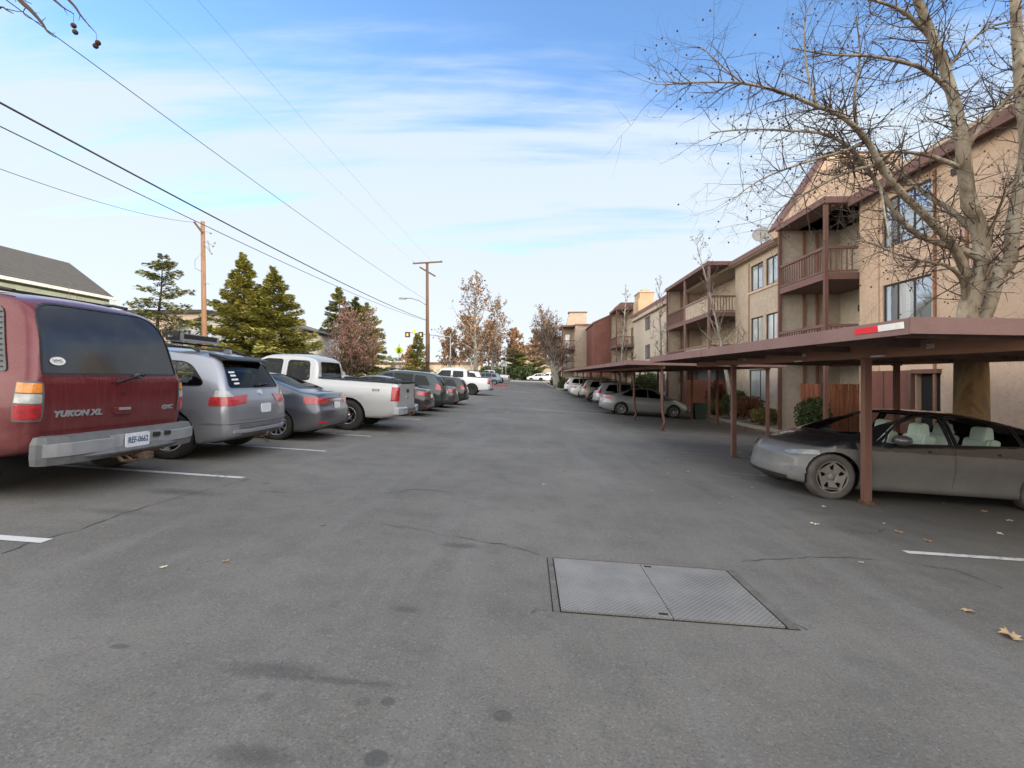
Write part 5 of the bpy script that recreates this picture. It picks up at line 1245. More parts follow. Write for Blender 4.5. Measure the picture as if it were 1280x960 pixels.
m = MB(); m.prism([(-26.5, 6.0), (-24.9, 7.0), (-23.3, 6.0), (-23.3, 5.8), (-26.5, 5.8)], 'y', 12.2, 14.2); m.build('porch_roof', shingle('dark_shingle', (.07, .068, .065)), H1, world=True)
m = MB(); m.box(-25.9, -23.8, 12.5, 14.0, .7, 5.8); m.build('porch', gw, H1, world=True)
H2 = empty('grey_house', (-25, 40, 1), 'light grey gabled house behind the near utility pole', 'house')
gm_ = lap('light_grey_siding', (.50, .50, .50), .25)
m = MB(); m.prism([(-30.6, .5), (-30.6, 5.7), (-25, 7.35), (-19.4, 5.7), (-19.4, .5)], 'y', 40, 52); m.build('wall', gm_, H2, world=True)
m = MB(); m.add([(-31.2, 39.6, 5.65), (-25, 39.6, 7.5), (-18.8, 39.6, 5.65), (-31.2, 52, 5.65), (-25, 52, 7.5), (-18.8, 52, 5.65), (-31.2, 39.6, 5.45), (-25, 39.6, 7.3), (-18.8, 39.6, 5.45)], [(0, 1, 4, 3), (1, 2, 5, 4), (0, 1, 7, 6), (1, 2, 8, 7)]); m.build('roof', shingle('charcoal_shingle', (.06, .06, .065)), H2, world=True)
m = MB(); m.add([(-27, 36, 3.1), (-18, 36, 3.1), (-18, 40, 4.6), (-27, 40, 4.6), (-27, 36, 2.9), (-18, 36, 2.9)], [(0, 1, 2, 3), (0, 1, 5, 4)]); m.box(-26.5, -18.5, 36.6, 40, .5, 2.9); m.build('lean_to_roof', shingle('tan_shingle', (.15, .13, .10)), H2, world=True)
for x in (-27.6, -22.4): window('y', 40, x, x+.7, 5.0, 5.6, H2, (), frame=M['frame_wh'], face=-1, depth=-.03)
H3 = empty('flat_roof_house', (-38, 48, 1), 'tan flat-roofed building between the green house and the first cedar', 'house')
m = MB(); m.box(-46, -33, 48, 58, .5, 8.2); m.build('wall', M['stucco_tan'], H3, world=True)
m = MB(); m.box(-46.5, -32.5, 47.5, 58.5, 8.2, 8.5); m.build('roof', M['frame_dk'], H3, world=True)
# motel, turned 13 degrees
H4 = empty('motel', (-20.4, 46, .9), 'long two-storey cream motel with an outside walkway and railings, behind the cedars', 'building'); H4.rotation_euler = (0, 0, R(13))
m = MB(); m.box(-8, -1.6, -1, 32, -.5, 4.9); m.build('wall', M['stucco_pale'], H4)
m = MB(); m.prism([(-8.5, 5.0), (.3, 4.95), (.3, 5.2), (-3.5, 6.2), (-8.5, 5.2)], 'y', -1.4, 32.5); m.build('roof', simple('olive_roof', (.17, .15, .11), .9), H4)
m = MB(); m.box(-1.6, .1, -1, 32, 2.3, 2.5); m.build('walkway', M['concrete'], H4)
for i in range(9): m = MB(); m.box(-.02, .08, -1+i*4.1, -.9+i*4.1, -.5, 5.0); m.build('post', M['frame_wh'], H4)
m = MB(); m.bar((.03, -1, 3.5), (.03, 32, 3.5), .06)
for i in range(100): m.bar((.03, -1+i*.33, 2.5), (.03, -1+i*.33, 3.5), .025)
m.build('railing', simple('teal_grey_rail', (.13, .17, .17), .6), H4)
for i in range(8):
    for z in (.2, 2.6):
        m = MB(); m.box(-1.62, -1.57, i*4.1, .9+i*4.1, z, z+2); m.build('door', M['trim_z'], H4)
        m = MB(); m.box(-1.62, -1.57, 1.5+i*4.1, 3.2+i*4.1, z+.8, z+1.9); m.build('window', M['pane'], H4)
for i, yy_ in enumerate((21, 23.6)): m = MB(); m.box(.2, 1.2, yy_, yy_+1.6, -.5, 4.2); m.build('stair_panel', M['frame_wh'], H4)
# garage and far buildings
H5 = empty('garage', (4.5, 115, 1.2), 'low beige gabled garage behind the two distant white vehicles', 'garage')
m = MB(); m.prism([(-.6, .9), (-.6, 3.1), (3.9, 4.6), (10.4, 3.1), (10.4, .9)], 'y', 115, 124); m.build('wall', lap('beige_block', (.45, .39, .31), .4), H5, world=True)
m = MB(); m.add([(-1.1, 114.5, 3.05), (3.9, 114.5, 4.8), (10.9, 114.5, 3.05), (-1.1, 124, 3.05), (3.9, 124, 4.8), (10.9, 124, 3.05), (-1.1, 114.5, 2.85), (3.9, 114.5, 4.6), (10.9, 114.5, 2.85)], [(0, 1, 4, 3), (1, 2, 5, 4), (0, 1, 7, 6), (1, 2, 8, 7)]); m.build('roof', simple('pale_roof', (.5, .47, .42), .8), H5, world=True)
H6 = empty('pink_building', (0, 165, 2), 'large pinkish-tan building seen through the branches at the end of the lane', 'building')
m = MB(); m.box(-4, 22, 165, 185, 1, 12.5); m.build('wall', stucco('pink_tan', (.42, .30, .23), (.5, .36, .28), .2, scale=.3), H6, world=True)
m = MB(); m.box(-4.4, 22.4, 164.4, 185, 12.5, 13); m.box(-4.1, 22, 164.7, 165, 6.6, 6.9); m.build('trim', M['trim'], H6, world=True)
for i in range(6):
    for z in (3, 8.6): window('y', 165, -1.5+i*4, .2+i*4, z, z+1.8, H6, (.5,), face=-1, depth=-.03)
H7 = empty('cream_building', (-25, 150, 2), 'low cream building far behind the small pine and the crossing signs', 'building')
m = MB(); m.box(-52, -16, 150, 165, 1, 6.2); m.build('wall', stucco('cream', (.5, .42, .32), (.56, .48, .38), .2, scale=.3), H7, world=True)
m = MB(); m.box(-52.5, -15.5, 149.5, 165.5, 6.2, 6.8); m.build('roof', M['trim'], H7, world=True)
# ------------------------------------------------------------------ trees
def bark(name, c1, c2, c3, sc=3):
    t = NT(name); v = t.coord('World', (1, 1, .45)); n = t.noise(v, sc, 4, .6, .6); n2 = t.noise(v, sc*5, 4, .7)
    c = t.ramp(n, [(.35, c1), (.5, c2), (.62, c3)], 'EASE'); c = t.mix(t.math('MULTIPLY', t.smooth(n2, .5, .75), .4), c, mulc(c1, .5)); t.base(c); t.set(Roughness=.85); t.bump(n2, .4, .02); return t.m
M['syc_bark'] = bark('sycamore_bark', (.15, .115, .075), (.30, .25, .185), (.42, .38, .30))
M['syc_base'] = bark('peeling_sycamore_bark', (.17, .09, .04), (.29, .19, .09), (.20, .15, .10), 2.2)
M['pale_bark'] = bark('pale_bark', (.17, .14, .12), (.30, .27, .23), (.38, .35, .30))
M['twig'] = simple('twig', (.085, .058, .045), .9, var=.3)
M['seed'] = simple('seed_ball', (.085, .045, .03), .95, var=.3)
M['deadleaf'] = simple('dry_leaf', (.22, .13, .065), .85, var=.45, scale=2)
M['deadleaf2'] = simple('russet_leaf', (.25, .145, .08), .85, var=.4, scale=.7)
M['pinkbrown'] = simple('budding_twigs', (.21, .125, .10), .9, var=.3)
def foliage(name, a, b, sc=1.2):
    t = NT(name); v = t.coord('World'); n = t.noise(v, sc, 4, .6); n2 = t.noise(v, 12, 2)
    c = t.ramp(n, [(.35, a), (.65, b)]); c = t.mix(t.math('MULTIPLY', n2, .5), c, mulc(b, 1.25)); t.base(c); t.set(Roughness=.7, Specular__IOR__Level=.25); return t.m
M['cedar'] = foliage('cedar_needles', (.14, .165, .045), (.34, .315, .09), .5)
M['cedar_dk'] = foliage('dark_cedar_needles', (.095, .12, .045), (.22, .22, .075), .5)
M['bush'] = foliage('bush_leaves', (.022, .04, .014), (.055, .075, .025), 3)
M['bush_red'] = foliage('reddish_bush_leaves', (.05, .045, .016), (.15, .05, .03), 3)
M['bush_yel'] = foliage('yellow_green_leaves', (.10, .10, .028), (.17, .15, .05), 3)
def rdir(r): 
    v = Vector((r.gauss(0, 1), r.gauss(0, 1), r.gauss(0, 1))); return v.normalized()
def twigs(m, seeds, p, d, L, r0, r, lev, up=.15, sp=.9, kids=(3, 5), seedp=.25, n=3, seedr=.022, leaves=None, leafp=0, leafs=.07):
    """a crooked shoot with side shoots"""
    k = 4 if lev > 0 else 3; pts = [p]; q = Vector(p); dd = Vector(d).normalized()
    for i in range(k):
        dd = (dd+rdir(r)*.28+Vector((0, 0, up))).normalized(); q = q+dd*L/k; pts.append(q.copy())
    m.tube(pts, [r0*(1-.75*i/k) for i in range(k+1)], n if lev < 2 else 5, cap=False)
    if lev > 0:
        for _ in range(r.randint(*kids)):
            t = r.uniform(.25, 1); i = min(k-1, int(t*k)); b = pts[i].lerp(pts[i+1], t*k-i)
            nd = (dd*.6+rdir(r)*sp).normalized(); twigs(m, seeds, b, nd, L*r.uniform(.4, .68), r0*.5, r, lev-1, up, sp, kids, seedp, n, seedr, leaves, leafp, leafs)
    else:
        if seeds is not None and r.random() < seedp: seeds.append(pts[-1]-Vector((0, 0, seedr*1.5)))
        if leaves is not None:
            for b in pts[1:]:
                if r.random() < leafp:
                    u = rdir(r)*leafs; w = u.cross(rdir(r)).normalized()*leafs*.7; c = b+rdir(r)*leafs; leaves.quad(c-u, c-w, c+u, c+w)
def limb_mesh(m, pts, r0, r1, n=8, jit=.0):
    """smooth limb through points"""
    q = []; P4 = [Vector(p) for p in pts]; k = len(P4)
    for i in range(k-1):
        a, b, c, d = P4[max(0, i-1)], P4[i], P4[i+1], P4[min(k-1, i+2)]
        for s in range(4):
            t = s/4; q.append(.5*((2*b)+(c-a)*t+(2*a-5*b+4*c-d)*t*t+(3*b-a-3*c+d)*t**3))
    q.append(P4[-1]); N = len(q); m.tube(q, [r0+(r1-r0)*(i/(N-1))**.8 for i in range(N)], n); return q
# ---- the big sycamore
rt = random.Random(11)
ZT = 10.35
tb = at(1214, 560, ZT); tb.z = G(tb.x, tb.y)+.05
T1 = empty('sycamore', tb, 'big bare sycamore with mottled bark and seed balls, rising behind the charcoal sedan', 'tree')
tr_, br, tw, sd = MB(), MB(), MB(), []
base = [tb+Vector((0, 0, -.2)), tb+Vector((.0, 0, .5)), at(1214, 470, ZT), at(1213, 430, ZT), at(1214, 405, ZT)]
q = limb_mesh(tr_, base, .33, .24, 14)
tr_.build('trunk', M['syc_base'], T1, world=True)
limbs = []
def L(pix, r0, r1, n=8):
    pts = [at(px, py, z) for px, py, z in pix]; limbs.append((limb_mesh(br, pts, r0, r1, n), r0, r1))
L([(1208, 415, 10.35), (1212, 380, 10.3), (1226, 345, 10.25), (1229, 318, 10.2), (1222, 282, 10.15), (1210, 245, 10.1), (1203, 182, 10.0), (1197, 148, 9.95), (1191, 120, 9.9), (1176, 72, 9.8), (1154, 18, 9.7), (1140, -20, 9.6)], .20, .07, 10)
L([(1216, 415, 10.4), (1234, 385, 10.4), (1247, 342, 10.4), (1262, 328, 10.4), (1266, 282, 10.35), (1275, 229, 10.3), (1282, 182, 10.2), (1275, 108, 10.1), (1269, 0, 10), (1266, -40, 10)], .155, .08, 9)
L([(1212, 372, 10.3), (1205, 335, 10.2), (1185, 300, 10.0), (1154, 267, 9.8), (1122, 236, 9.6), (1100, 204, 9.4), (1079, 170, 9.25), (1050, 144, 9.1), (1021, 133, 8.95), (982, 117, 8.8), (928, 104, 8.6), (870, 103, 8.4), (829, 106, 8.3)], .105, .010, 8)
L([(1228, 325, 10.2), (1200, 312, 10.1), (1168, 302, 10.0), (1141, 289, 9.9), (1116, 262, 9.8), (1098, 232, 9.7), (1071, 194, 9.5), (1035, 169, 9.3), (982, 163, 9.1), (931, 162, 8.9), (888, 166, 8.7)], .08, .010, 8)
L([(1225, 295, 10.2), (1208, 280, 10.3), (1185, 260, 10.4), (1160, 245, 10.5), (1138, 226, 10.6), (1112, 203, 10.7), (1075, 196, 10.9), (1030, 200, 11)], .075, .012, 6)
L([(1205, 212, 10.1), (1185, 203, 10.0), (1154, 193, 9.9), (1113, 190, 9.8), (1075, 200, 9.6), (1040, 215, 9.4)], .06, .01, 6)
L([(1188, 118, 9.9), (1179, 106, 9.8), (1154, 86, 9.6), (1125, 77, 9.4), (1086, 70, 9.2), (1035, 68, 9.0), (990, 60, 8.8)], .065, .01, 6)
L([(1166, 50, 9.8), (1145, 28, 9.7), (1125, 12, 9.6), (1090, 0, 9.5), (1040, -10, 9.3)], .06, .012, 6)
L([(1208, 190, 10.0), (1213, 176, 9.9), (1240, 144, 9.7), (1269, 111, 9.5), (1300, 70, 9.3)], .07, .03, 6)
L([(1206, 392, 10.3), (1203, 352, 10.2), (1185, 333, 10.0), (1154, 326, 9.8), (1122, 318, 9.6), (1090, 304, 9.4), (1060, 300, 9.2)], .06, .008, 6)
L([(1262, 330, 10.4), (1240, 318, 10.4), (1232, 300, 10.6), (1200, 270, 10.8), (1170, 262, 11)], .05, .01, 5)
L([(1228, 318, 10.2), (1245, 270, 9.9), (1262, 235, 9.6), (1285, 215, 9.4)], .035, .008, 5)
L([(1182, 90, 9.85), (1205, 60, 9.8), (1235, 35, 9.8), (1270, 25, 9.8)], .04, .01, 5)
L([(1100, 205, 9.5), (1060, 215, 9.4), (1010, 240, 9.3), (975, 262, 9.1), (952, 300, 9.0)], .04, .006, 5)
L([(1071, 165, 9.3), (1068, 120, 9.2), (1075, 70, 9.2), (1070, 20, 9.1)], .04, .008, 5)
L([(1021, 133, 8.95), (1010, 95, 8.9), (1005, 40, 8.8), (1012, 5, 8.8)], .03, .006, 5)
L([(928, 104, 8.6), (905, 85, 8.5), (880, 62, 8.4), (872, 58, 8.4)], .018, .004, 5)
L([(1086, 176, 9.4), (1050, 190, 9.2), (1000, 205, 9.0), (950, 225, 8.9), (915, 250, 8.8)], .04, .006, 5)
L([(1100, 232, 9.7), (1105, 262, 9.4), (1112, 300, 9.1), (1118, 345, 9)], .03, .006, 5)
br.build('limbs', M['syc_bark'], T1, world=True)
for q, r0, r1 in limbs:
    N = len(q); tot = sum((q[i+1]-q[i]).length for i in range(N-1)); cnt = int(tot*11)
    for _ in range(cnt):
        t = rt.random()**.65*(N-1.01); i = int(t); p = q[i].lerp(q[i+1], t-i); rr = r0+(r1-r0)*(t/(N-1))**.8
        if rr > .20: continue
        d = (q[i+1]-q[i]).normalized(); nd = (d*.5+rdir(rt)*.9+Vector((0, 0, .1))).normalized()
        twigs(tw, sd, p, nd, rt.uniform(.35, 1.15), min(rr*.5, .015), rt, 2 if rt.random() < .62 else 1, up=.02, kids=(2, 4), seedp=.13, seedr=.018)
tw.build('twigs', M['twig'], T1, world=True, fixn=False); sd.sort(key=lambda c: (c-Vector((0, 0, EYE))).length)
for c in sd[:100]: MB().ball(c, .018, 5).build('seed_ball', M['seed'], T1, world=True)
m = MB()
for c in sd[100:]: m.ball(c, .018, 4)
tag(m.build('seed_balls', M['seed'], T1, world=True, fixn=False), kind='stuff')
# ---- generic bare tree
def bare_tree(name, x, y, h, label, seed, spread=.5, r0=.22, trunkmat='pale_bark', twigmat='twig', lean=(0, 0), stems=1, leafmat=None, leafp=0, n1=16, lev=2, group=None, cat='tree', twr=.012, leafs=.1, first=.25, up0=.75, zb=None):
    r = random.Random(seed); z = G(x, y) if zb is None else zb; b = Vector((x, y, z)); root = empty(name, b, label, cat, group)
    tm, tw, lf = MB(), MB(), MB()
    for s in range(stems):
        d = Vector((lean[0]+r.gauss(0, .10)*(stems > 1), lean[1]+r.gauss(0, .1)*(stems > 1), 1)).normalized(); q = [b-d*.1+Vector((.22*(s-(stems-1)/2), 0, 0))]; dd = d; hh = h*r.uniform(.85, 1) if s else h; K = 9
        for i in range(K):
            dd = (dd+rdir(r)*.10+Vector((lean[0]*.02, 0, .06))).normalized(); q.append(q[-1]+dd*hh/K)
        rr = r0*(1 if s == 0 else .75); rad = [rr*(1-.93*(i/K)**.8) for i in range(K+1)]
        tm.tube(q, rad, 8)
        for j in range(n1):
            t = first+(1-first)*((j+r.random())/n1)**.9; t = min(t, .985)*K; i = int(t); p = q[i].lerp(q[i+1], t-i); k = t/K
            a = j*2.4+r.random(); ln = h*spread*(1-k*.72)*r.uniform(.6, 1); nd = Vector((math.cos(a), math.sin(a), up0+k*.8)).normalized()
            lr = max(rad[i]*.45, twr*1.2); kk = 5; pts = [p]; u = nd
            for _ in range(kk): u = (u+rdir(r)*.22+Vector((0, 0, .05))).normalized(); pts.append(pts[-1]+u*ln/kk)
            tm.tube(pts, [lr*(1-.8*m_/kk) for m_ in range(kk+1)], 5, cap=False)
            for m_ in range(int(4+ln*2.2)):
                tt = r.uniform(.2, 1)*(kk-.01); ii = int(tt); pp = pts[ii].lerp(pts[ii+1], tt-ii)
                twigs(tw, None, pp, (u*.7+rdir(r)*.9), ln*r.uniform(.2, .42), max(lr*.35, twr), r, lev-1, up=.12, kids=(2, 4), leaves=lf if leafmat else None, leafp=leafp, leafs=leafs)
    tm.build('trunk', M[trunkmat], root, world=True, fixn=False); tw.build('twigs', M[twigmat], root, world=True, fixn=False)
    if leafmat and lf.v: lf.build('leaves', M[leafmat], root, world=True, fixn=False)
    return root
GB = 'bare trees along the building'
bare_tree('young_sycamore', 10.95, 26.0, 10.6, 'slim pale-barked bare tree before the tan wall with two pairs of windows', 3, .26, .15, n1=30, lean=(-.02, 0), twr=.013, group=GB, leafmat='deadleaf', leafp=.03, leafs=.04)
bare_tree('slim_tree', 11.0, 40.5, 10.2, 'slim bare tree before the pale wall, right of the chimney', 5, .24, .17, n1=24, twr=.02, group=GB)
bare_tree('slim_tree', 9.4, 49.5, 11.3, 'tallest slim bare tree, before the small dark balcony left of the chimney', 8, .24, .19, n1=26, twr=.024, group=GB)
bare_tree('slim_tree', 10.9, 35.0, 6.2, 'short thin bare tree behind the farther board fence', 9, .25, .1, n1=10, twr=.012, group=GB)
GS = 'tall sycamores near the end of the lane'
bare_tree('tall_sycamore', -8.0, 74, 15.6, 'tallest pale-trunked sycamore with russet leaves, left of the lane end', 21, .46, .42, stems=1, leafmat='deadleaf2', leafp=.36, n1=34, lev=2, twr=.03, leafs=.17, group=GS, first=.15, up0=.45)
bare_tree('tall_sycamore', -5.9, 78, 12.5, 'second sycamore, close to the right of the tallest one', 23, .50, .36, lean=(.06, 0), leafmat='deadleaf2', leafp=.34, n1=30, lev=2, twr=.03, leafs=.17, group=GS, first=.15, up0=.45)
bare_tree('leaning_sycamore', 3.9, 61, 9.6, 'leaning pale multi-stemmed sycamore in the bed before the red and tan building', 29, .62, .40, stems=3, lean=(-.20, 0), leafmat='deadleaf2', leafp=.3, n1=22, lev=2, twr=.025, leafs=.10, group=GS, first=.22)
bare_tree('leaning_sycamore', 4.8, 70, 9.0, 'brown-leaved tree behind the leaning sycamore', 31, .65, .3, stems=2, lean=(-.2, 0), leafmat='deadleaf2', leafp=.5, n1=22, lev=2, twr=.025, leafs=.12, group=GS, first=.3)
GF = 'brown leafy trees far behind the lot'
for i, (x, y, h, lb) in enumerate([(-20, 120, 12, 'brown tree behind the street-light pole'), (-14, 118, 15, 'broad brown tree left of the tallest sycamore'), (-9, 125, 14, 'brown tree behind the white crew-cab pickup'), (-3.5, 128, 13, 'small brown tree behind the tall sycamores'), (-30, 118, 8, 'leftmost low brown tree by the crossing sign'), (2, 135, 13, 'brown tree before the pinkish building')]):
    bare_tree('brown_tree', x, y, h, lb, 40+i, .5, .3, leafmat='deadleaf2', leafp=.85, n1=22, lev=2, twr=.05, leafs=.34, up0=.5, group=GF, first=.2)
# far wood line as one mass
def leafball(m, r, c, rx, ry, rz, n, s, lo=-1.0):
    for _ in range(n):
        d = rdir(r); k = r.uniform(.55, 1)*(1+.18*noise.noise(d*2.3+Vector(c)))
        if d.z < lo: continue
        p = Vector(c)+Vector((d.x*rx, d.y*ry, d.z*rz))*k; u = rdir(r)*s; w = u.cross(rdir(r)).normalized()*s*.5; m.quad(p-u, p-w, p+u, p+w)
r5 = random.Random(5); m = MB()
for x in range(-150, 60, 6): leafball(m, r5, (x+r5.uniform(-2, 2), 200+r5.uniform(-8, 8), 4.5), 6, 4, r5.uniform(2.6, 4.6), 260, .55)
tag(m.build('distant_woodland', M['deadleaf2'], fixn=False), 'brown mass of distant leafless trees along the horizon', 'trees', kind='stuff')
# pinkish bare tree by the motel
bare_tree('plum_tree', -16.4, 44, 7.0, 'rounded pinkish-brown bare tree in front of the motel', 61, .62, .2, 'twig', 'pinkbrown', stems=3, leafmat='pinkbrown', leafp=.8, n1=30, lev=2, twr=.018, leafs=.07, first=.15, up0=.55)
bare_tree('bare_shrub', -25.2, 33, 5.0, 'pale leafless shrub in front of the first cedar', 63, .38, .12, 'pale_bark', 'pinkbrown', stems=4, n1=10, lev=2, twr=.014, first=.2, cat='shrub')
bare_tree('bare_shrub', -23.0, 24, 6.1, 'thin reddish leafless shrub against the green house', 64, .16, .05, 'pinkbrown', 'pinkbrown', stems=3, n1=6, lev=1, twr=.01, first=.3, cat='shrub')
# ---- conifers
def conifer(name, x, y, h, rad, label, seed, tops=1, dens=1.0, droop=.0, mat='cedar', first=.12, shape=1.0, ns=.30, cat='conifer', lop=0.0, group='conifers along the left side', curve=.0):
    r = random.Random(seed); z = G(x, y); b = Vector((x, y, z)); root = empty(name, b, label, cat, group); tm, nd = MB(), MB()
    for s in range(tops):
        hh = h*(1-.10*s); bx = b+Vector((s*rad*.42-(tops > 1)*rad*.1, .3*s, 0)); top = bx+Vector((lop+.1*s, 0, hh)); K = 8
        ax = [bx.lerp(top, i/K)+Vector((math.sin(i*1.3+s)*.06*h/9, curve*math.sin(PI*i/K), 0)) for i in range(K+1)]
        tm.tube(ax, [.022*h*(1-.95*i/K) for i in range(K+1)], 7)
        nb = int(85*dens*hh/9)
        for j in range(nb):
            k = first+(1-first)*min(.999, max(0, (j+r.gauss(.5, 2.2))/nb)); t = min(k, .995)*K; i = int(t); p = ax[i].lerp(ax[i+1], t-i)
            a = j*2.39996+r.uniform(-.4, .4); Lb = rad*(1-k)**shape*r.uniform(.72, 1.12)+.25*(1-k*.6); Lb = max(Lb, .22)
            d = Vector((math.cos(a), math.sin(a), r.uniform(-.05, .45)+.35*k)); kk = 5; pts = [p]; u = d.normalized()
            for q_ in range(kk): u = (u+Vector((0, 0, -.06-droop))+rdir(r)*.07).normalized(); pts.append(pts[-1]+u*Lb/kk)
            tm.tube(pts, [.012*h/9*(2.2-1.8*q_/kk) for q_ in range(kk+1)], 4, cap=False)
            side = Vector((-math.sin(a), math.cos(a), 0))
            n = int(Lb*46*dens)+8
            for _ in range(n):
                tt = r.uniform(.12, 1.0)**.75*(kk-.01); ii = int(tt); c = pts[ii].lerp(pts[ii+1], tt-ii); w = (1-.6*tt/kk)*Lb*.34
                sg = r.uniform(-1, 1); c2 = c+side*sg*w+Vector((0, 0, r.uniform(-.24, .12)-abs(sg)*.05)); f = (u*.8+side*sg*.9+rdir(r)*.25).normalized()*ns*r.uniform(.6, 1.1); g = f.cross(Vector((0, 0, 1))+rdir(r)*.6).normalized()*ns*.17
                nd.quad(c2-f*.5, c2+g, c2+f*.5, c2-g)
                nd.quad(c2-f*.35+g*1.5, c2+g*2.6+f*.1, c2+f*.35+g*2.2, c2+g*.8)
    tm.build('trunk', M['twig'], root, world=True, fixn=False); nd.build('crown', M[mat], root, world=True, fixn=False)
    return root
conifer('cedar', -27.2, 34, 9.6, 3.3, 'sparse flat-layered cedar between the green and grey houses', 71, 1, .62, .03, 'cedar_dk', .3, .5, .36, lop=.7)
conifer('cedar', -18.9, 32, 9.3, 4.5, 'broad dense two-topped cedar beyond the near utility pole', 73, 2, 1.6, .0, 'cedar', .05, .95, .33)
conifer('cedar', -20.3, 52, 10.4, 4.2, 'dark cedar behind the pinkish bare tree', 75, 2, 1.0, .0, 'cedar_dk', .1, .8, .42)
conifer('cedar', -16.9, 50, 8.4, 3.9, 'thin cedar at the right of the pinkish bare tree', 77, 1, .8, .0, 'cedar', .1, .85, .42)
conifer('small_pine', -13.9, 60, 6.2, 2.0, 'small green pine beside the yellow crossing sign', 79, 1, 1.3, .0, 'cedar', .0, .7, .34)
conifer('round_pine', -3.6, 120, 7.5, 4.4, 'dark rounded pine behind the tall sycamores', 81, 1, .8, .0, 'cedar_dk', .2, .3, .8)
conifer('round_pine', 1.6, 112, 4.6, 3.4, 'low dark evergreen left of the garage', 83, 1, .9, .0, 'cedar_dk', .0, .3, .7)
# ---- bushes
def bush(name, x, y, rx, rz, label, seed, mat='bush', n=1500, s=.06, mat2=None, stem=True, zoff=.1, group='shrubs in the planting beds'):
    r = random.Random(seed); b = Vector((x, y, G(x, y)+zoff)); root = empty(name, b, label, 'shrub', group); m = MB()
    leafball(m, r, b+Vector((0, 0, rz*1.12)), rx, rx*.9, rz, n, s)
    for _ in range(6): c = b+Vector((r.uniform(-rx, rx)*.6, r.uniform(-rx, rx)*.5, rz*r.uniform(.6, 1.8))); leafball(m, r, c, rx*.5, rx*.5, rz*.5, n//8, s)
    m.build('foliage', M[mat], root, world=True, fixn=False)
    m = MB()
    for _ in range(7): a = r.uniform(0, 6.28); m.tube([b, b+Vector((math.cos(a)*rx*.3, math.sin(a)*rx*.3, rz*.8)), b+Vector((math.cos(a)*rx*.6, math.sin(a)*rx*.6, rz*1.7))], [.02, .014, .006], 4)
    m.build('stems', M['twig'], root, world=True)
    return root
bush('leafy_bush', 10.72, 18.4, .66, .66, 'bushy dark green shrub directly in front of the nearer board fence', 91, 'bush', 2600, .055)
bush('red_tinged_bush', 11.2, 24.3, .75, .62, 'red-tinged shrub below the ground-floor window', 92, 'bush_red', 2000, .06)
bush('low_bush', 11.0, 22.9, .6, .38, 'low yellowish shrub beside the nearer board fence', 93, 'bush_yel', 1500, .05)
bush('dark_bush', 11.2, 26.2, .8, .75, 'dark shrub at the foot of the slim pale-barked tree', 94, 'bush', 2000, .06)
bush('yellow_bush', 10.9, 28.6, .55, .48, 'rounded yellow-green shrub at the end of the farther board fence', 95, 'bush_yel', 1500, .05)
bush('red_bush', 11.1, 28.9, .6, .9, 'tall reddish shrub behind the rounded yellow-green one', 96, 'bush_red', 1600, .06)
for i, (x, y, a, b_, lb) in enumerate([(4.5, 58, .9, .6, 'low green shrub at the foot of the leaning sycamore'), (5.3, 56, .8, .5, 'green shrub nearest the white SUV at the row end'), (4.0, 66, 1.0, .7, 'shrub behind the leaning sycamore'), (11.0, 44, 1.0, 1.2, 'dark green hedge plant behind the carport sedan'), (11.0, 47, 1.0, 1.0, 'green hedge plant near the chimney'), (8.0, 55, 1.6, .9, 'broad green shrub under the far end of the carport')]):
    bush('bed_shrub', x, y, a, b_, lb, 100+i, 'bush', 1300, .09)
for i, (x, y, lb) in enumerate([(-1.2, 110, 'dark shrub just left of the garage'), (-4.5, 118, 'dark shrub behind the farthest parked vehicles'), (-9, 112, 'green shrub across the far street')]):
    bush('street_shrub', x, y, 2.6, 1.5, lb, 120+i, 'bush', 1000, .3, group='shrubs across the far street')
# gravel leaf litter: dry leaves in the bed corner, as ground cover
r6 = random.Random(66); m = MB()
for _ in range(1500):
    y = r6.uniform(20, 33); x = 10.1-abs(r6.gauss(0, .55))+(.0 if y < 29 else .5); z = G(x, y)+.012; s = r6.uniform(.02, .05); a = r6.uniform(0, 6.28); u = Vector((math.cos(a), math.sin(a), r6.uniform(-.2, .2)))*s; w = Vector((-u.y, u.x, r6.uniform(-.01, .02)))*.6; c = Vector((x, y, z+.01)); m.quad(c-u, c-w, c+u, c+w)
tag(m.build('leaf_litter', M['deadleaf'], fixn=False), 'drift of dry leaves along the kerb under the carports', 'leaf litter', kind='stuff')
# scattered leaves, one object each
leafm = [simple('pale_leaf', (.42, .30, .17), .8, var=.2), simple('brown_leaf', (.24, .15, .08), .8, var=.2), simple('bleached_leaf', (.55, .48, .38), .8, var=.1)]
big = [(1263, 797, .085), (1123, 666, .06), (1018, 656, .055), (1210, 765, .05), (1160, 677, .05), (1250, 668, .045), (915, 622, .035), (975, 628, .04), (1076, 704, .03), (816, 614, .035), (706, 589, .045), (680, 606, .03), (940, 610, .03), (1100, 640, .04), (1262, 652, .07), (1230, 640, .05)]
small = [(757, 554, .04), (765, 536, .03), (788, 569, .03), (725, 547, .03), (660, 562, .03), (820, 556, .03), (404, 657, .03), (205, 710, .03), (282, 703, .03), (582, 628, .03), (860, 590, .03), (835, 592, .03), (620, 632, .02), (1105, 655, .03), (900, 630, .03), (1180, 630, .04), (1030, 634, .04), (850, 560, .04), (880, 570, .03), (806, 556, .03), (835, 575, .03), (945, 570, .05), (925, 566, .04)]
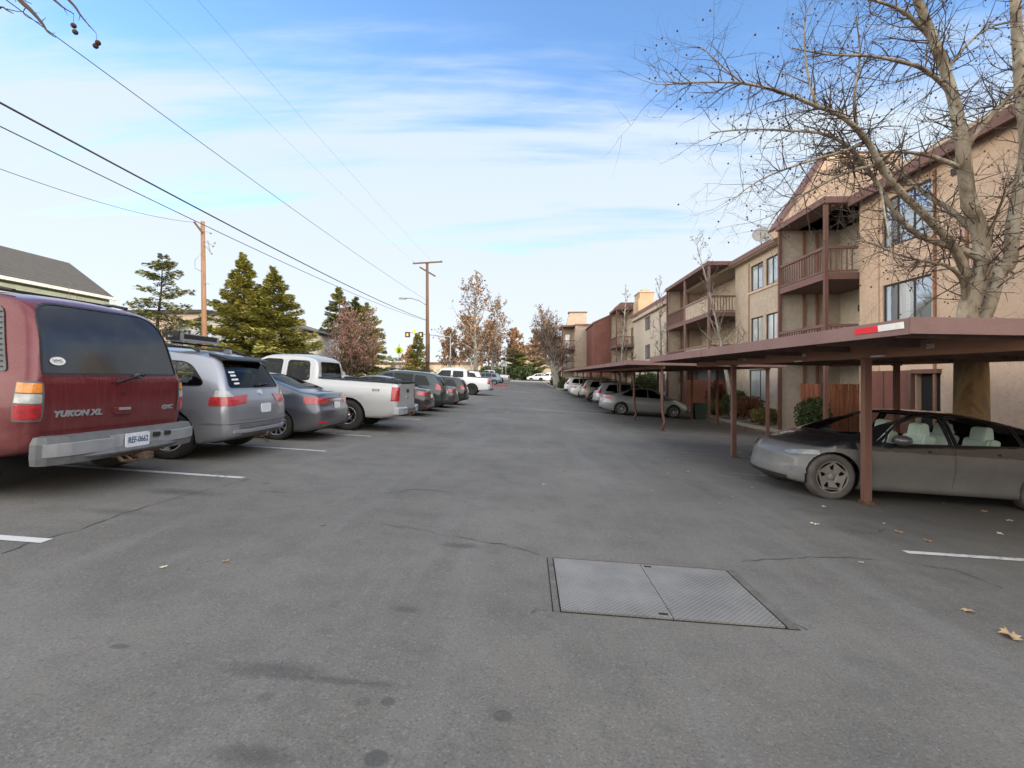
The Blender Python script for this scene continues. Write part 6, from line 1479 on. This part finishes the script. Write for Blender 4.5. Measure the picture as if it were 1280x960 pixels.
for i, (px, py, s) in enumerate(big+small):
    r = random.Random(i); p = P(px, py); p.z += .006; n = 9; vs = [Vector((0, 0, .006))]
    for k in range(n*2):
        a = 2*PI*k/(2*n); rad = s*(1.0 if k % 2 == 0 else .55)*r.uniform(.75, 1.1); vs.append(Vector((rad*math.cos(a), rad*.7*math.sin(a), r.uniform(.0, .018)*(s/.05))))
    rz = Matrix.Rotation(r.uniform(0, 6.28), 4, 'Z'); m = MB(); m.add([rz @ v for v in vs], [(0, k+1, (k+1) % (2*n)+1) for k in range(2*n)])
    o = m.build('fallen_leaf', leafm[i % 3]); o.location = p
    if i == 0: tag(o, 'largest pale curled leaf, by the right edge below the stall line', 'leaf', 'dry leaves scattered on the asphalt')
    else: tag(o, 'small dry leaf lying on the asphalt', 'leaf', 'dry leaves scattered on the asphalt')

# ------------------------------------------------------------------ poles and wires
M['pole'] = wood('pole_wood', (.24, .14, .085), 'z', .25, 6)
M['pole_dk'] = wood('dark_pole_wood', (.13, .08, .055), 'z', .25, 6)
M['wire'] = simple('wire', (.03, .03, .032), .6)
M['metal_grey'] = simple('galvanised', (.3, .31, .32), .5, .6)
p1 = at(255, 440, 29); x1, y1 = p1.x, p1.y; z1 = G(x1, y1); zt1 = at(253, 277, 29).z
U1 = empty('utility_pole', (x1, y1, z1), 'near wooden utility pole with a short slanted top arm, left of the broad cedar', 'utility pole', 'utility poles')
m = MB(); m.tube([(x1, y1, z1-.3), (x1+.02, y1, 4), (x1-.08, y1, zt1)], [.17, .155, .12], 10); m.build('pole', M['pole'], U1, world=True)
m = MB(); m.bar((x1-.55, y1-.1, zt1-.05), (x1+.02, y1-.15, zt1-.75), .09, .1); m.build('arm', M['pole_dk'], U1, world=True)
m = MB()
for a, b in (((.1, .0, -1.2), (.65, 0, -1.55)), ((.1, 0, -1.45), (.55, 0, -2.0)), ((.3, 0, -1.2), (.45, 0, -1.9)), ((.1, 0, -.6), (.5, .0, -.75)), ((.1, 0, -3.8), (.4, 0, -3.9))): m.bar((x1+a[0], y1-.1, zt1+a[2]), (x1+b[0], y1-.1, zt1+b[2]), .04)
for a in ((.65, -1.55), (.55, -2.0), (.5, -.75), (.75, -1.35)): m.ball((x1+a[0], y1-.1, zt1+a[1]), .07, 5)
m.tube([(x1-.1, y1-.1, zt1-2.0), (x1-.5, y1-.1, zt1-2.4), (x1-.5, y1-.1, zt1-2.9), (x1-.1, y1-.1, zt1-3.1)], .02, 4); m.build('fittings', M['metal_grey'], U1, world=True)
x2, y2 = at(534, 440, 43).x, 43.0; z2 = G(x2, y2); zt2 = at(532, 328, 43).z
U2 = empty('utility_pole', (x2, y2, z2), 'far utility pole with a wide crossarm and a street light, above the dark green SUV', 'utility pole', 'utility poles')
m = MB(); m.tube([(x2+.04, y2, z2-.3), (x2, y2, zt2)], [.19, .12], 10); m.build('pole', M['pole_dk'], U2, world=True)
m = MB(); m.bar((x2-1.28, y2-.12, zt2-.12), (x2+1.4, y2-.12, zt2+.02), .10, .12); m.build('crossarm', M['pole_dk'], U2, world=True)
m = MB(); m.bar((x2-.6, y2-.35, zt2-.5), (x2+.65, y2+.5, zt2-1.15), .09, .12); m.build('crossarm', M['pole_dk'], U2, world=True)
for dx in (-1.2, -.5, .4, 1.25):
    m = MB(); m.lathe([(.02, 0), (.05, .05), (.03, .1), (.06, .14), (.02, .2)], 8, Matrix.Translation((x2+dx, y2-.12, zt2-.05+dx*.05))); m.build('insulator', M['metal_grey'], U2, world=True)
m = MB(); m.box(x2-.02, x2+.24, y2-.3, y2+.0, 3.0+0, 5.6); m.tube([(x2+.16, y2-.1, .8), (x2+.16, y2-.1, 5.4)], .05, 6); m.build('conduit', M['pole_dk'], U2, world=True)
sl = at(534, 382, 43); hd = at(503, 373, 43)
m = MB(); m.tube([(x2, y2, sl.z), (x2-.7, y2, sl.z+.45), (x2-1.5, y2, hd.z+.02), (hd.x+.3, y2, hd.z)], .045, 6); am = m.build('lamp_arm', M['metal_grey'], U2, world=True)
m = MB(); m.prism(rp([(hd.x-.35, hd.z-.05), (hd.x+.3, hd.z-.08), (hd.x+.3, hd.z+.06), (hd.x-.2, hd.z+.08)], .03), 'y', y2-.14, y2+.14); m.build('lamp_head', M['metal_grey'], U2, world=True)
def wire(a, b, sag, r, label, name='power_cable', n=28):
    a = Vector(a); b = Vector(b); pts = []
    for i in range(n+1): t = i/n; p = a.lerp(b, t); p.z -= sag*4*t*(1-t); pts.append(p)
    o = MB().tube(pts, r, 5).build(name, M['wire']); off = Vector(a)
    return tag(o, label, 'overhead wire', 'overhead wires over the left row')
zw = at(529, 400, 43).z
wire((-9.0, -14, zw+.2), (x2-.1, y2, zw), .75, .020, 'thickest black cable crossing from the upper left to the far pole', 'power_cable')
wire((-9.05, -14, zw-.25), (x2-.1, y2, zw-.05), .85, .011, 'thinner cable running just below the thickest one')
wire((-9.2, -14, zw+1.9), (x2, y2, zw+1.75), .55, .009, 'single cable from the top left corner to the far pole, above the thick pair')
wire((-9.1, -14, zt2+.1), (x2+.4, y2, zt2+.1), .4, .0035, 'faint upper wire, right one of the two highest')
wire((-10.3, -14, zt2+.1), (x2-1.2, y2, zt2), .4, .003, 'faint upper wire, left one of the two highest')
wire((x1-.5, y1, zt1-.05), at(-30, 200, 12), .3, .010, 'short service wire from the near pole to beyond the left edge')
# hidden-end pole the cables come from, beside the camera
m = MB(); m.tube([(-9.1, -14, -.2), (-9.1, -14, 12.2)], [.19, .13], 8); m.bar((-10.5, -14, 11.9), (-7.8, -14, 11.9), .1, .12)
o = m.build('utility_pole', M['pole_dk']); tag(o, 'utility pole behind the camera where the overhead cables begin', 'utility pole', 'utility poles')
# ---- crossing signs and signals
sg = at(499, 438, 62); sx_, sy_ = sg.x, 62.0; gz_ = G(sx_, sy_)
C1 = empty('crossing_sign', (sx_, sy_, gz_), 'fluorescent yellow-green diamond crossing sign by the small pine', 'road sign')
m = MB(); m.tube([(sx_, sy_, gz_), (sx_, sy_, sg.z+.9)], .04, 6); m.build('post', M['metal_grey'], C1, world=True)
yel = simple('fluorescent_yellow', (.62, .80, .02), .5, var=.05)
m = MB(); s_ = .62; m.prism([(sx_-s_, sg.z), (sx_, sg.z-s_), (sx_+s_, sg.z), (sx_, sg.z+s_)], 'y', sy_-.07, sy_-.05); m.build('sign_plate', yel, C1, world=True)
m = MB(); 
for dx in (-.12, .1): m.ball((sx_+dx, sy_-.08, sg.z+.28), .055, 5); m.prism([(sx_+dx-.07, sg.z+.2), (sx_+dx+.07, sg.z+.2), (sx_+dx+.05, sg.z-.1), (sx_+dx+.12, sg.z-.35), (sx_+dx+.05, sg.z-.35), (sx_+dx, sg.z-.15), (sx_+dx-.08, sg.z-.35), (sx_+dx-.13, sg.z-.33)], 'y', sy_-.085, sy_-.072)
m.build('walking_figures', M['black'], C1, world=True)
pp = at(563, 450, 70); px_, py_ = pp.x, 70.0; ah = at(540, 419, 70).z
C2 = empty('signal_pole', (px_, py_, G(px_, py_)), 'mast-arm pole with two small signal heads over the far street', 'traffic signal')
m = MB(); m.tube([(px_, py_, G(px_, py_)), (px_, py_, ah+.2)], .09, 8); m.build('pole', M['metal_grey'], C2, world=True)
xa = at(508, 417, 70).x
m = MB(); m.tube([(px_, py_, ah-.25), ((px_+xa)/2, py_, ah+.05), (xa, py_, at(508, 415, 70).z)], [.07, .055, .04], 6); m.build('mast_arm', M['metal_grey'], C2, world=True)
for pxx in (510, 526.5):
    c = at(pxx, 418.5, 70); m = MB(); m.box(c.x-.34, c.x+.34, py_-.35, py_-.08, c.z-.38, c.z+.38); h_ = m.build('signal_head', M['frame_dk'], C2, world=True)
    m = MB(); m.box(c.x-.12, c.x+.12, py_-.37, py_-.352, c.z-.2, c.z+.16); o = m.build('signal_light', emit('hand_signal', (.9, .35, .12), 1.2), h_); o.location = -Vector(C2.location)
c = at(518, 414, 70); m = MB(); m.prism([(c.x-.3, c.z), (c.x, c.z-.32), (c.x+.3, c.z), (c.x, c.z+.32)], 'y', py_-.12, py_-.1); m.build('sign_plate', yel, C2, world=True)
# slim yellow-brown pole behind the tall sycamores, and an apartment sign
pp = at(611, 440, 85); m = MB(); m.tube([(pp.x, 85, G(pp.x, 85)), (pp.x, 85, at(611, 400, 85).z)], [.16, .12], 8); b_ = at(611, 403, 85).z
m.bar((pp.x-1, 84.9, b_), (pp.x+1, 84.9, b_), .1); tag(m.build('utility_pole', M['pole']), 'slim sunlit utility pole behind the tall sycamores', 'utility pole', 'utility poles')
q_ = at(630, 455, 90); C3 = empty('street_sign', (q_.x, 90, G(q_.x, 90)), 'cream post sign at the far left corner of the lane', 'sign')
m = MB(); 
for dx in (-.35, .35): m.tube([(q_.x+dx, 90, G(q_.x, 90)), (q_.x+dx, 90, at(630, 450 if dx < 0 else 434, 90).z)], .07, 6)
m.build('posts', M['curtain'], C3, world=True)
m = MB(); m.box(q_.x-.6, q_.x+.6, 89.9, 90, at(630, 458, 90).z, at(630, 452, 90).z); m.build('sign_board', M['curtain'], C3, world=True)
# dark green bin at the nose of the carport sedan
bx_, by_ = 9.35, 26.6; B_ = empty('wheelie_bin', (bx_, by_, G(bx_, by_)), 'dark green bin against the kerb at the nose of the carport sedan', 'bin')
gm2 = simple('green_plastic', (.025, .05, .035), .5); m = MB(); m.prism(rp([(-.26, 0), (.26, 0), (.34, .82), (-.34, .82)], .05), 'y', -.3, .3); m.build('tub', gm2, B_)
m = MB(); m.prism(rp([(-.37, .82), (.37, .82), (.3, .90), (-.3, .90)], .03), 'y', -.33, .33); m.build('lid', gm2, B_)
# ---- tree behind the camera whose seed-hung branch enters the top left corner
r8 = random.Random(88); Zb = 3.2
tx = Vector((-7.9, -1.5, G(-7.9, -1.5)))
T2 = empty('overhanging_sycamore', tx, 'overhanging bare branch with two pairs of seed balls in the top left corner', 'tree')
m = MB(); limb_mesh(m, [tx-Vector((0, 0, .2)), tx+Vector((.1, .1, 3)), tx+Vector((.4, .6, 5.5)), tx+Vector((1.5, 2.0, 6.6)), at(-60, -190, 3.2)], .28, .05, 8); m.build('trunk', M['syc_bark'], T2, world=True)
m = MB(); e = at(-60, -190, 3.2)
limb_mesh(m, [e, at(0, -60, Zb), at(20, -8, Zb), at(40, 14, Zb), at(52, 28, Zb), at(60, 40, Zb), at(70, 47, Zb)], .03, .002, 5)
limb_mesh(m, [at(20, -40, Zb), at(68, 0, Zb), at(80, 10, Zb), at(92, 17, Zb)], .012, .002, 4); limb_mesh(m, [at(30, -50, Zb), at(86, 0, Zb), at(100, 18, Zb), at(108, 28, Zb), at(120, 41, Zb)], .012, .002, 4)
limb_mesh(m, [e, at(-10, -10, Zb), at(4, 9, Zb), at(17, 17, Zb)], .015, .002, 4); limb_mesh(m, [at(8, 11, Zb), at(20, 14, Zb), at(29, 15, Zb)], .004, .002, 4)
limb_mesh(m, [at(40, -20, Zb), at(30, -2, Zb), at(40, 5, Zb)], .006, .002, 4); limb_mesh(m, [at(33, 8, Zb), at(30, 18, Zb), at(52, 30, Zb)], .004, .002, 4)
for p, q in (((92, 17), (92, 28)), ((120, 41), (121, 50))): m.tube([at(*p, Zb), at(*q, Zb)], .0015, 3)
for px, py in [(20, 2), (40, 14), (52, 27), (80, 9), (100, 17), (108, 28), (60, 40), (112, 33), (88, 14)]:
    twigs(m, None, at(px, py, Zb), rdir(r8), .05, .003, r8, 0)
m.build('branch', M['twig'], T2, world=True)
for px, py in ((92, 32), (94, 40), (122.5, 53.5), (119.5, 57.5)):
    m = MB(); m.ball(at(px, py, Zb), .0175, 10); m.build('seed_ball', M['seed'], T2, world=True)

# ------------------------------------------------------------------ light, sky
SUN_EL, SUN_AZ = R(12), math.atan2(.8, -.6)     # azimuth as (x=sin, y=cos)
w = bpy.data.worlds.new("World"); SC.world = w; w.use_nodes = True; nt = w.node_tree; bg = nt.nodes['Background']
class WN(NT):
    def __init__(s): s.t = nt
W_ = WN()
sky = W_.n('ShaderNodeTexSky', _sky_type='NISHITA', _sun_disc=False); sky.sun_elevation = SUN_EL; sky.sun_rotation = SUN_AZ; sky.air_density = 1.0; sky.dust_density = .6; sky.ozone_density = 2.0; sky.altitude = 1300
tc = W_.n('ShaderNodeTexCoord'); sp3 = W_.n('ShaderNodeSeparateXYZ'); W_.l(tc.outputs['Generated'], sp3.inputs[0])
zc = W_.math('ADD', W_.math('MAXIMUM', sp3.outputs['Z'], 0.0), .18)
cx = W_.math('DIVIDE', sp3.outputs['X'], zc); cy = W_.math('DIVIDE', sp3.outputs['Y'], zc)
cb = W_.n('ShaderNodeCombineXYZ'); W_.l(cx, cb.inputs[0]); W_.l(cy, cb.inputs[1])
mp = W_.n('ShaderNodeMapping'); mp.inputs['Scale'].default_value = (.34, 1.7, 1); mp.inputs['Rotation'].default_value = (0, 0, R(-12)); mp.inputs['Location'].default_value = (9.1, 8.3, 0); W_.l(cb.outputs[0], mp.inputs['Vector'])
na = W_.noise(mp.outputs[0], 1.5, 7, .55, .6); nb = W_.noise(mp.outputs[0], 5.0, 6, .6, .3)
el = sp3.outputs['Z']
veil = W_.smooth(el, .60, .30)
dens = W_.math('ADD', W_.math('MULTIPLY', na, 1.45), W_.math('ADD', W_.math('MULTIPLY', nb, .50), W_.math('ADD', W_.math('MULTIPLY', veil, .36), W_.math('MULTIPLY', W_.smooth(el, .34, .14), .22))))
cf = W_.math('MINIMUM', W_.smooth(dens, .93, 1.36), .96)
CL = 9.6; FILL_SUN = 14.0; FILL_TOP = 4.0; FILL_BACK = 14.0; FILL_LEFT = 42.0
skyc = W_.mix(1.0, sky.outputs[0], (1.0, 1.0, 1.0), 'MULTIPLY')
SKYG = W_.n('ShaderNodeVectorMath', _operation='MULTIPLY'); W_.l(sky.outputs[0], SKYG.inputs[0]); SKYG.inputs[1].default_value = (3.4, 3.8, 4.25)
mixn = nt.nodes.new('ShaderNodeMix'); mixn.data_type = 'RGBA'; W_.l(cf, mixn.inputs[0]); W_.l(SKYG.outputs[0], mixn.inputs[6])
hz = W_.ramp(el, [(.0, (.90, .93, .96)), (.25, (.82, .91, 1.0)), (.6, (.70, .85, 1.0))])
hv = W_.n('ShaderNodeVectorMath', _operation='SCALE'); W_.l(hz, hv.inputs[0]); hv.inputs['Scale'].default_value = CL; W_.l(hv.outputs[0], mixn.inputs[7])
# glow added to the unseen sky overhead, behind, left and sunward, as fill light
nrm = W_.n('ShaderNodeVectorMath', _operation='NORMALIZE'); W_.l(tc.outputs['Generated'], nrm.inputs[0])
dt = W_.n('ShaderNodeVectorMath', _operation='DOT_PRODUCT'); W_.l(nrm.outputs[0], dt.inputs[0]); dt.inputs[1].default_value = (math.sin(SUN_AZ)*math.cos(SUN_EL), math.cos(SUN_AZ)*math.cos(SUN_EL), math.sin(SUN_EL))
sn = W_.n('ShaderNodeSeparateXYZ'); W_.l(nrm.outputs[0], sn.inputs[0])
g1 = W_.math('ADD', W_.math('MULTIPLY', W_.smooth(dt.outputs['Value'], .4, .98), FILL_SUN), W_.math('ADD', W_.math('MULTIPLY', W_.smooth(sn.outputs['Y'], .20, -.5), FILL_BACK), W_.math('MULTIPLY', W_.smooth(sn.outputs['X'], -.76, -.97), FILL_LEFT))); g2 = W_.math('MULTIPLY', W_.smooth(el, .62, .86), FILL_TOP)
gs = W_.math('ADD', g1, g2)
glow = W_.n('ShaderNodeVectorMath', _operation='SCALE'); glow.inputs[0].default_value = (1.0, .90, .70); W_.l(gs, glow.inputs['Scale'])
addn = W_.n('ShaderNodeVectorMath', _operation='ADD'); W_.l(mixn.outputs[2], addn.inputs[0]); W_.l(glow.outputs[0], addn.inputs[1])
W_.l(addn.outputs[0], bg.inputs['Color']); bg.inputs['Strength'].default_value = .1
sd_ = bpy.data.lights.new('sun', 'SUN'); sd_.energy = 3.6; sd_.angle = R(.53); sd_.color = (1.0, .80, .58)
so = bpy.data.objects.new('sun', sd_); COL.objects.link(so)
sdir = Vector((math.sin(SUN_AZ)*math.cos(SUN_EL), math.cos(SUN_AZ)*math.cos(SUN_EL), math.sin(SUN_EL)))
so.rotation_euler = sdir.to_track_quat('Z', 'Y').to_euler(); so.location = (30, -30, 30)
SC.view_settings.view_transform = 'Standard'; SC.view_settings.look = 'None'; SC.view_settings.exposure = .1; SC.view_settings.gamma = 1
SC.cycles.max_bounces = 6; SC.cycles.transparent_max_bounces = 12; SC.cycles.use_denoising = True
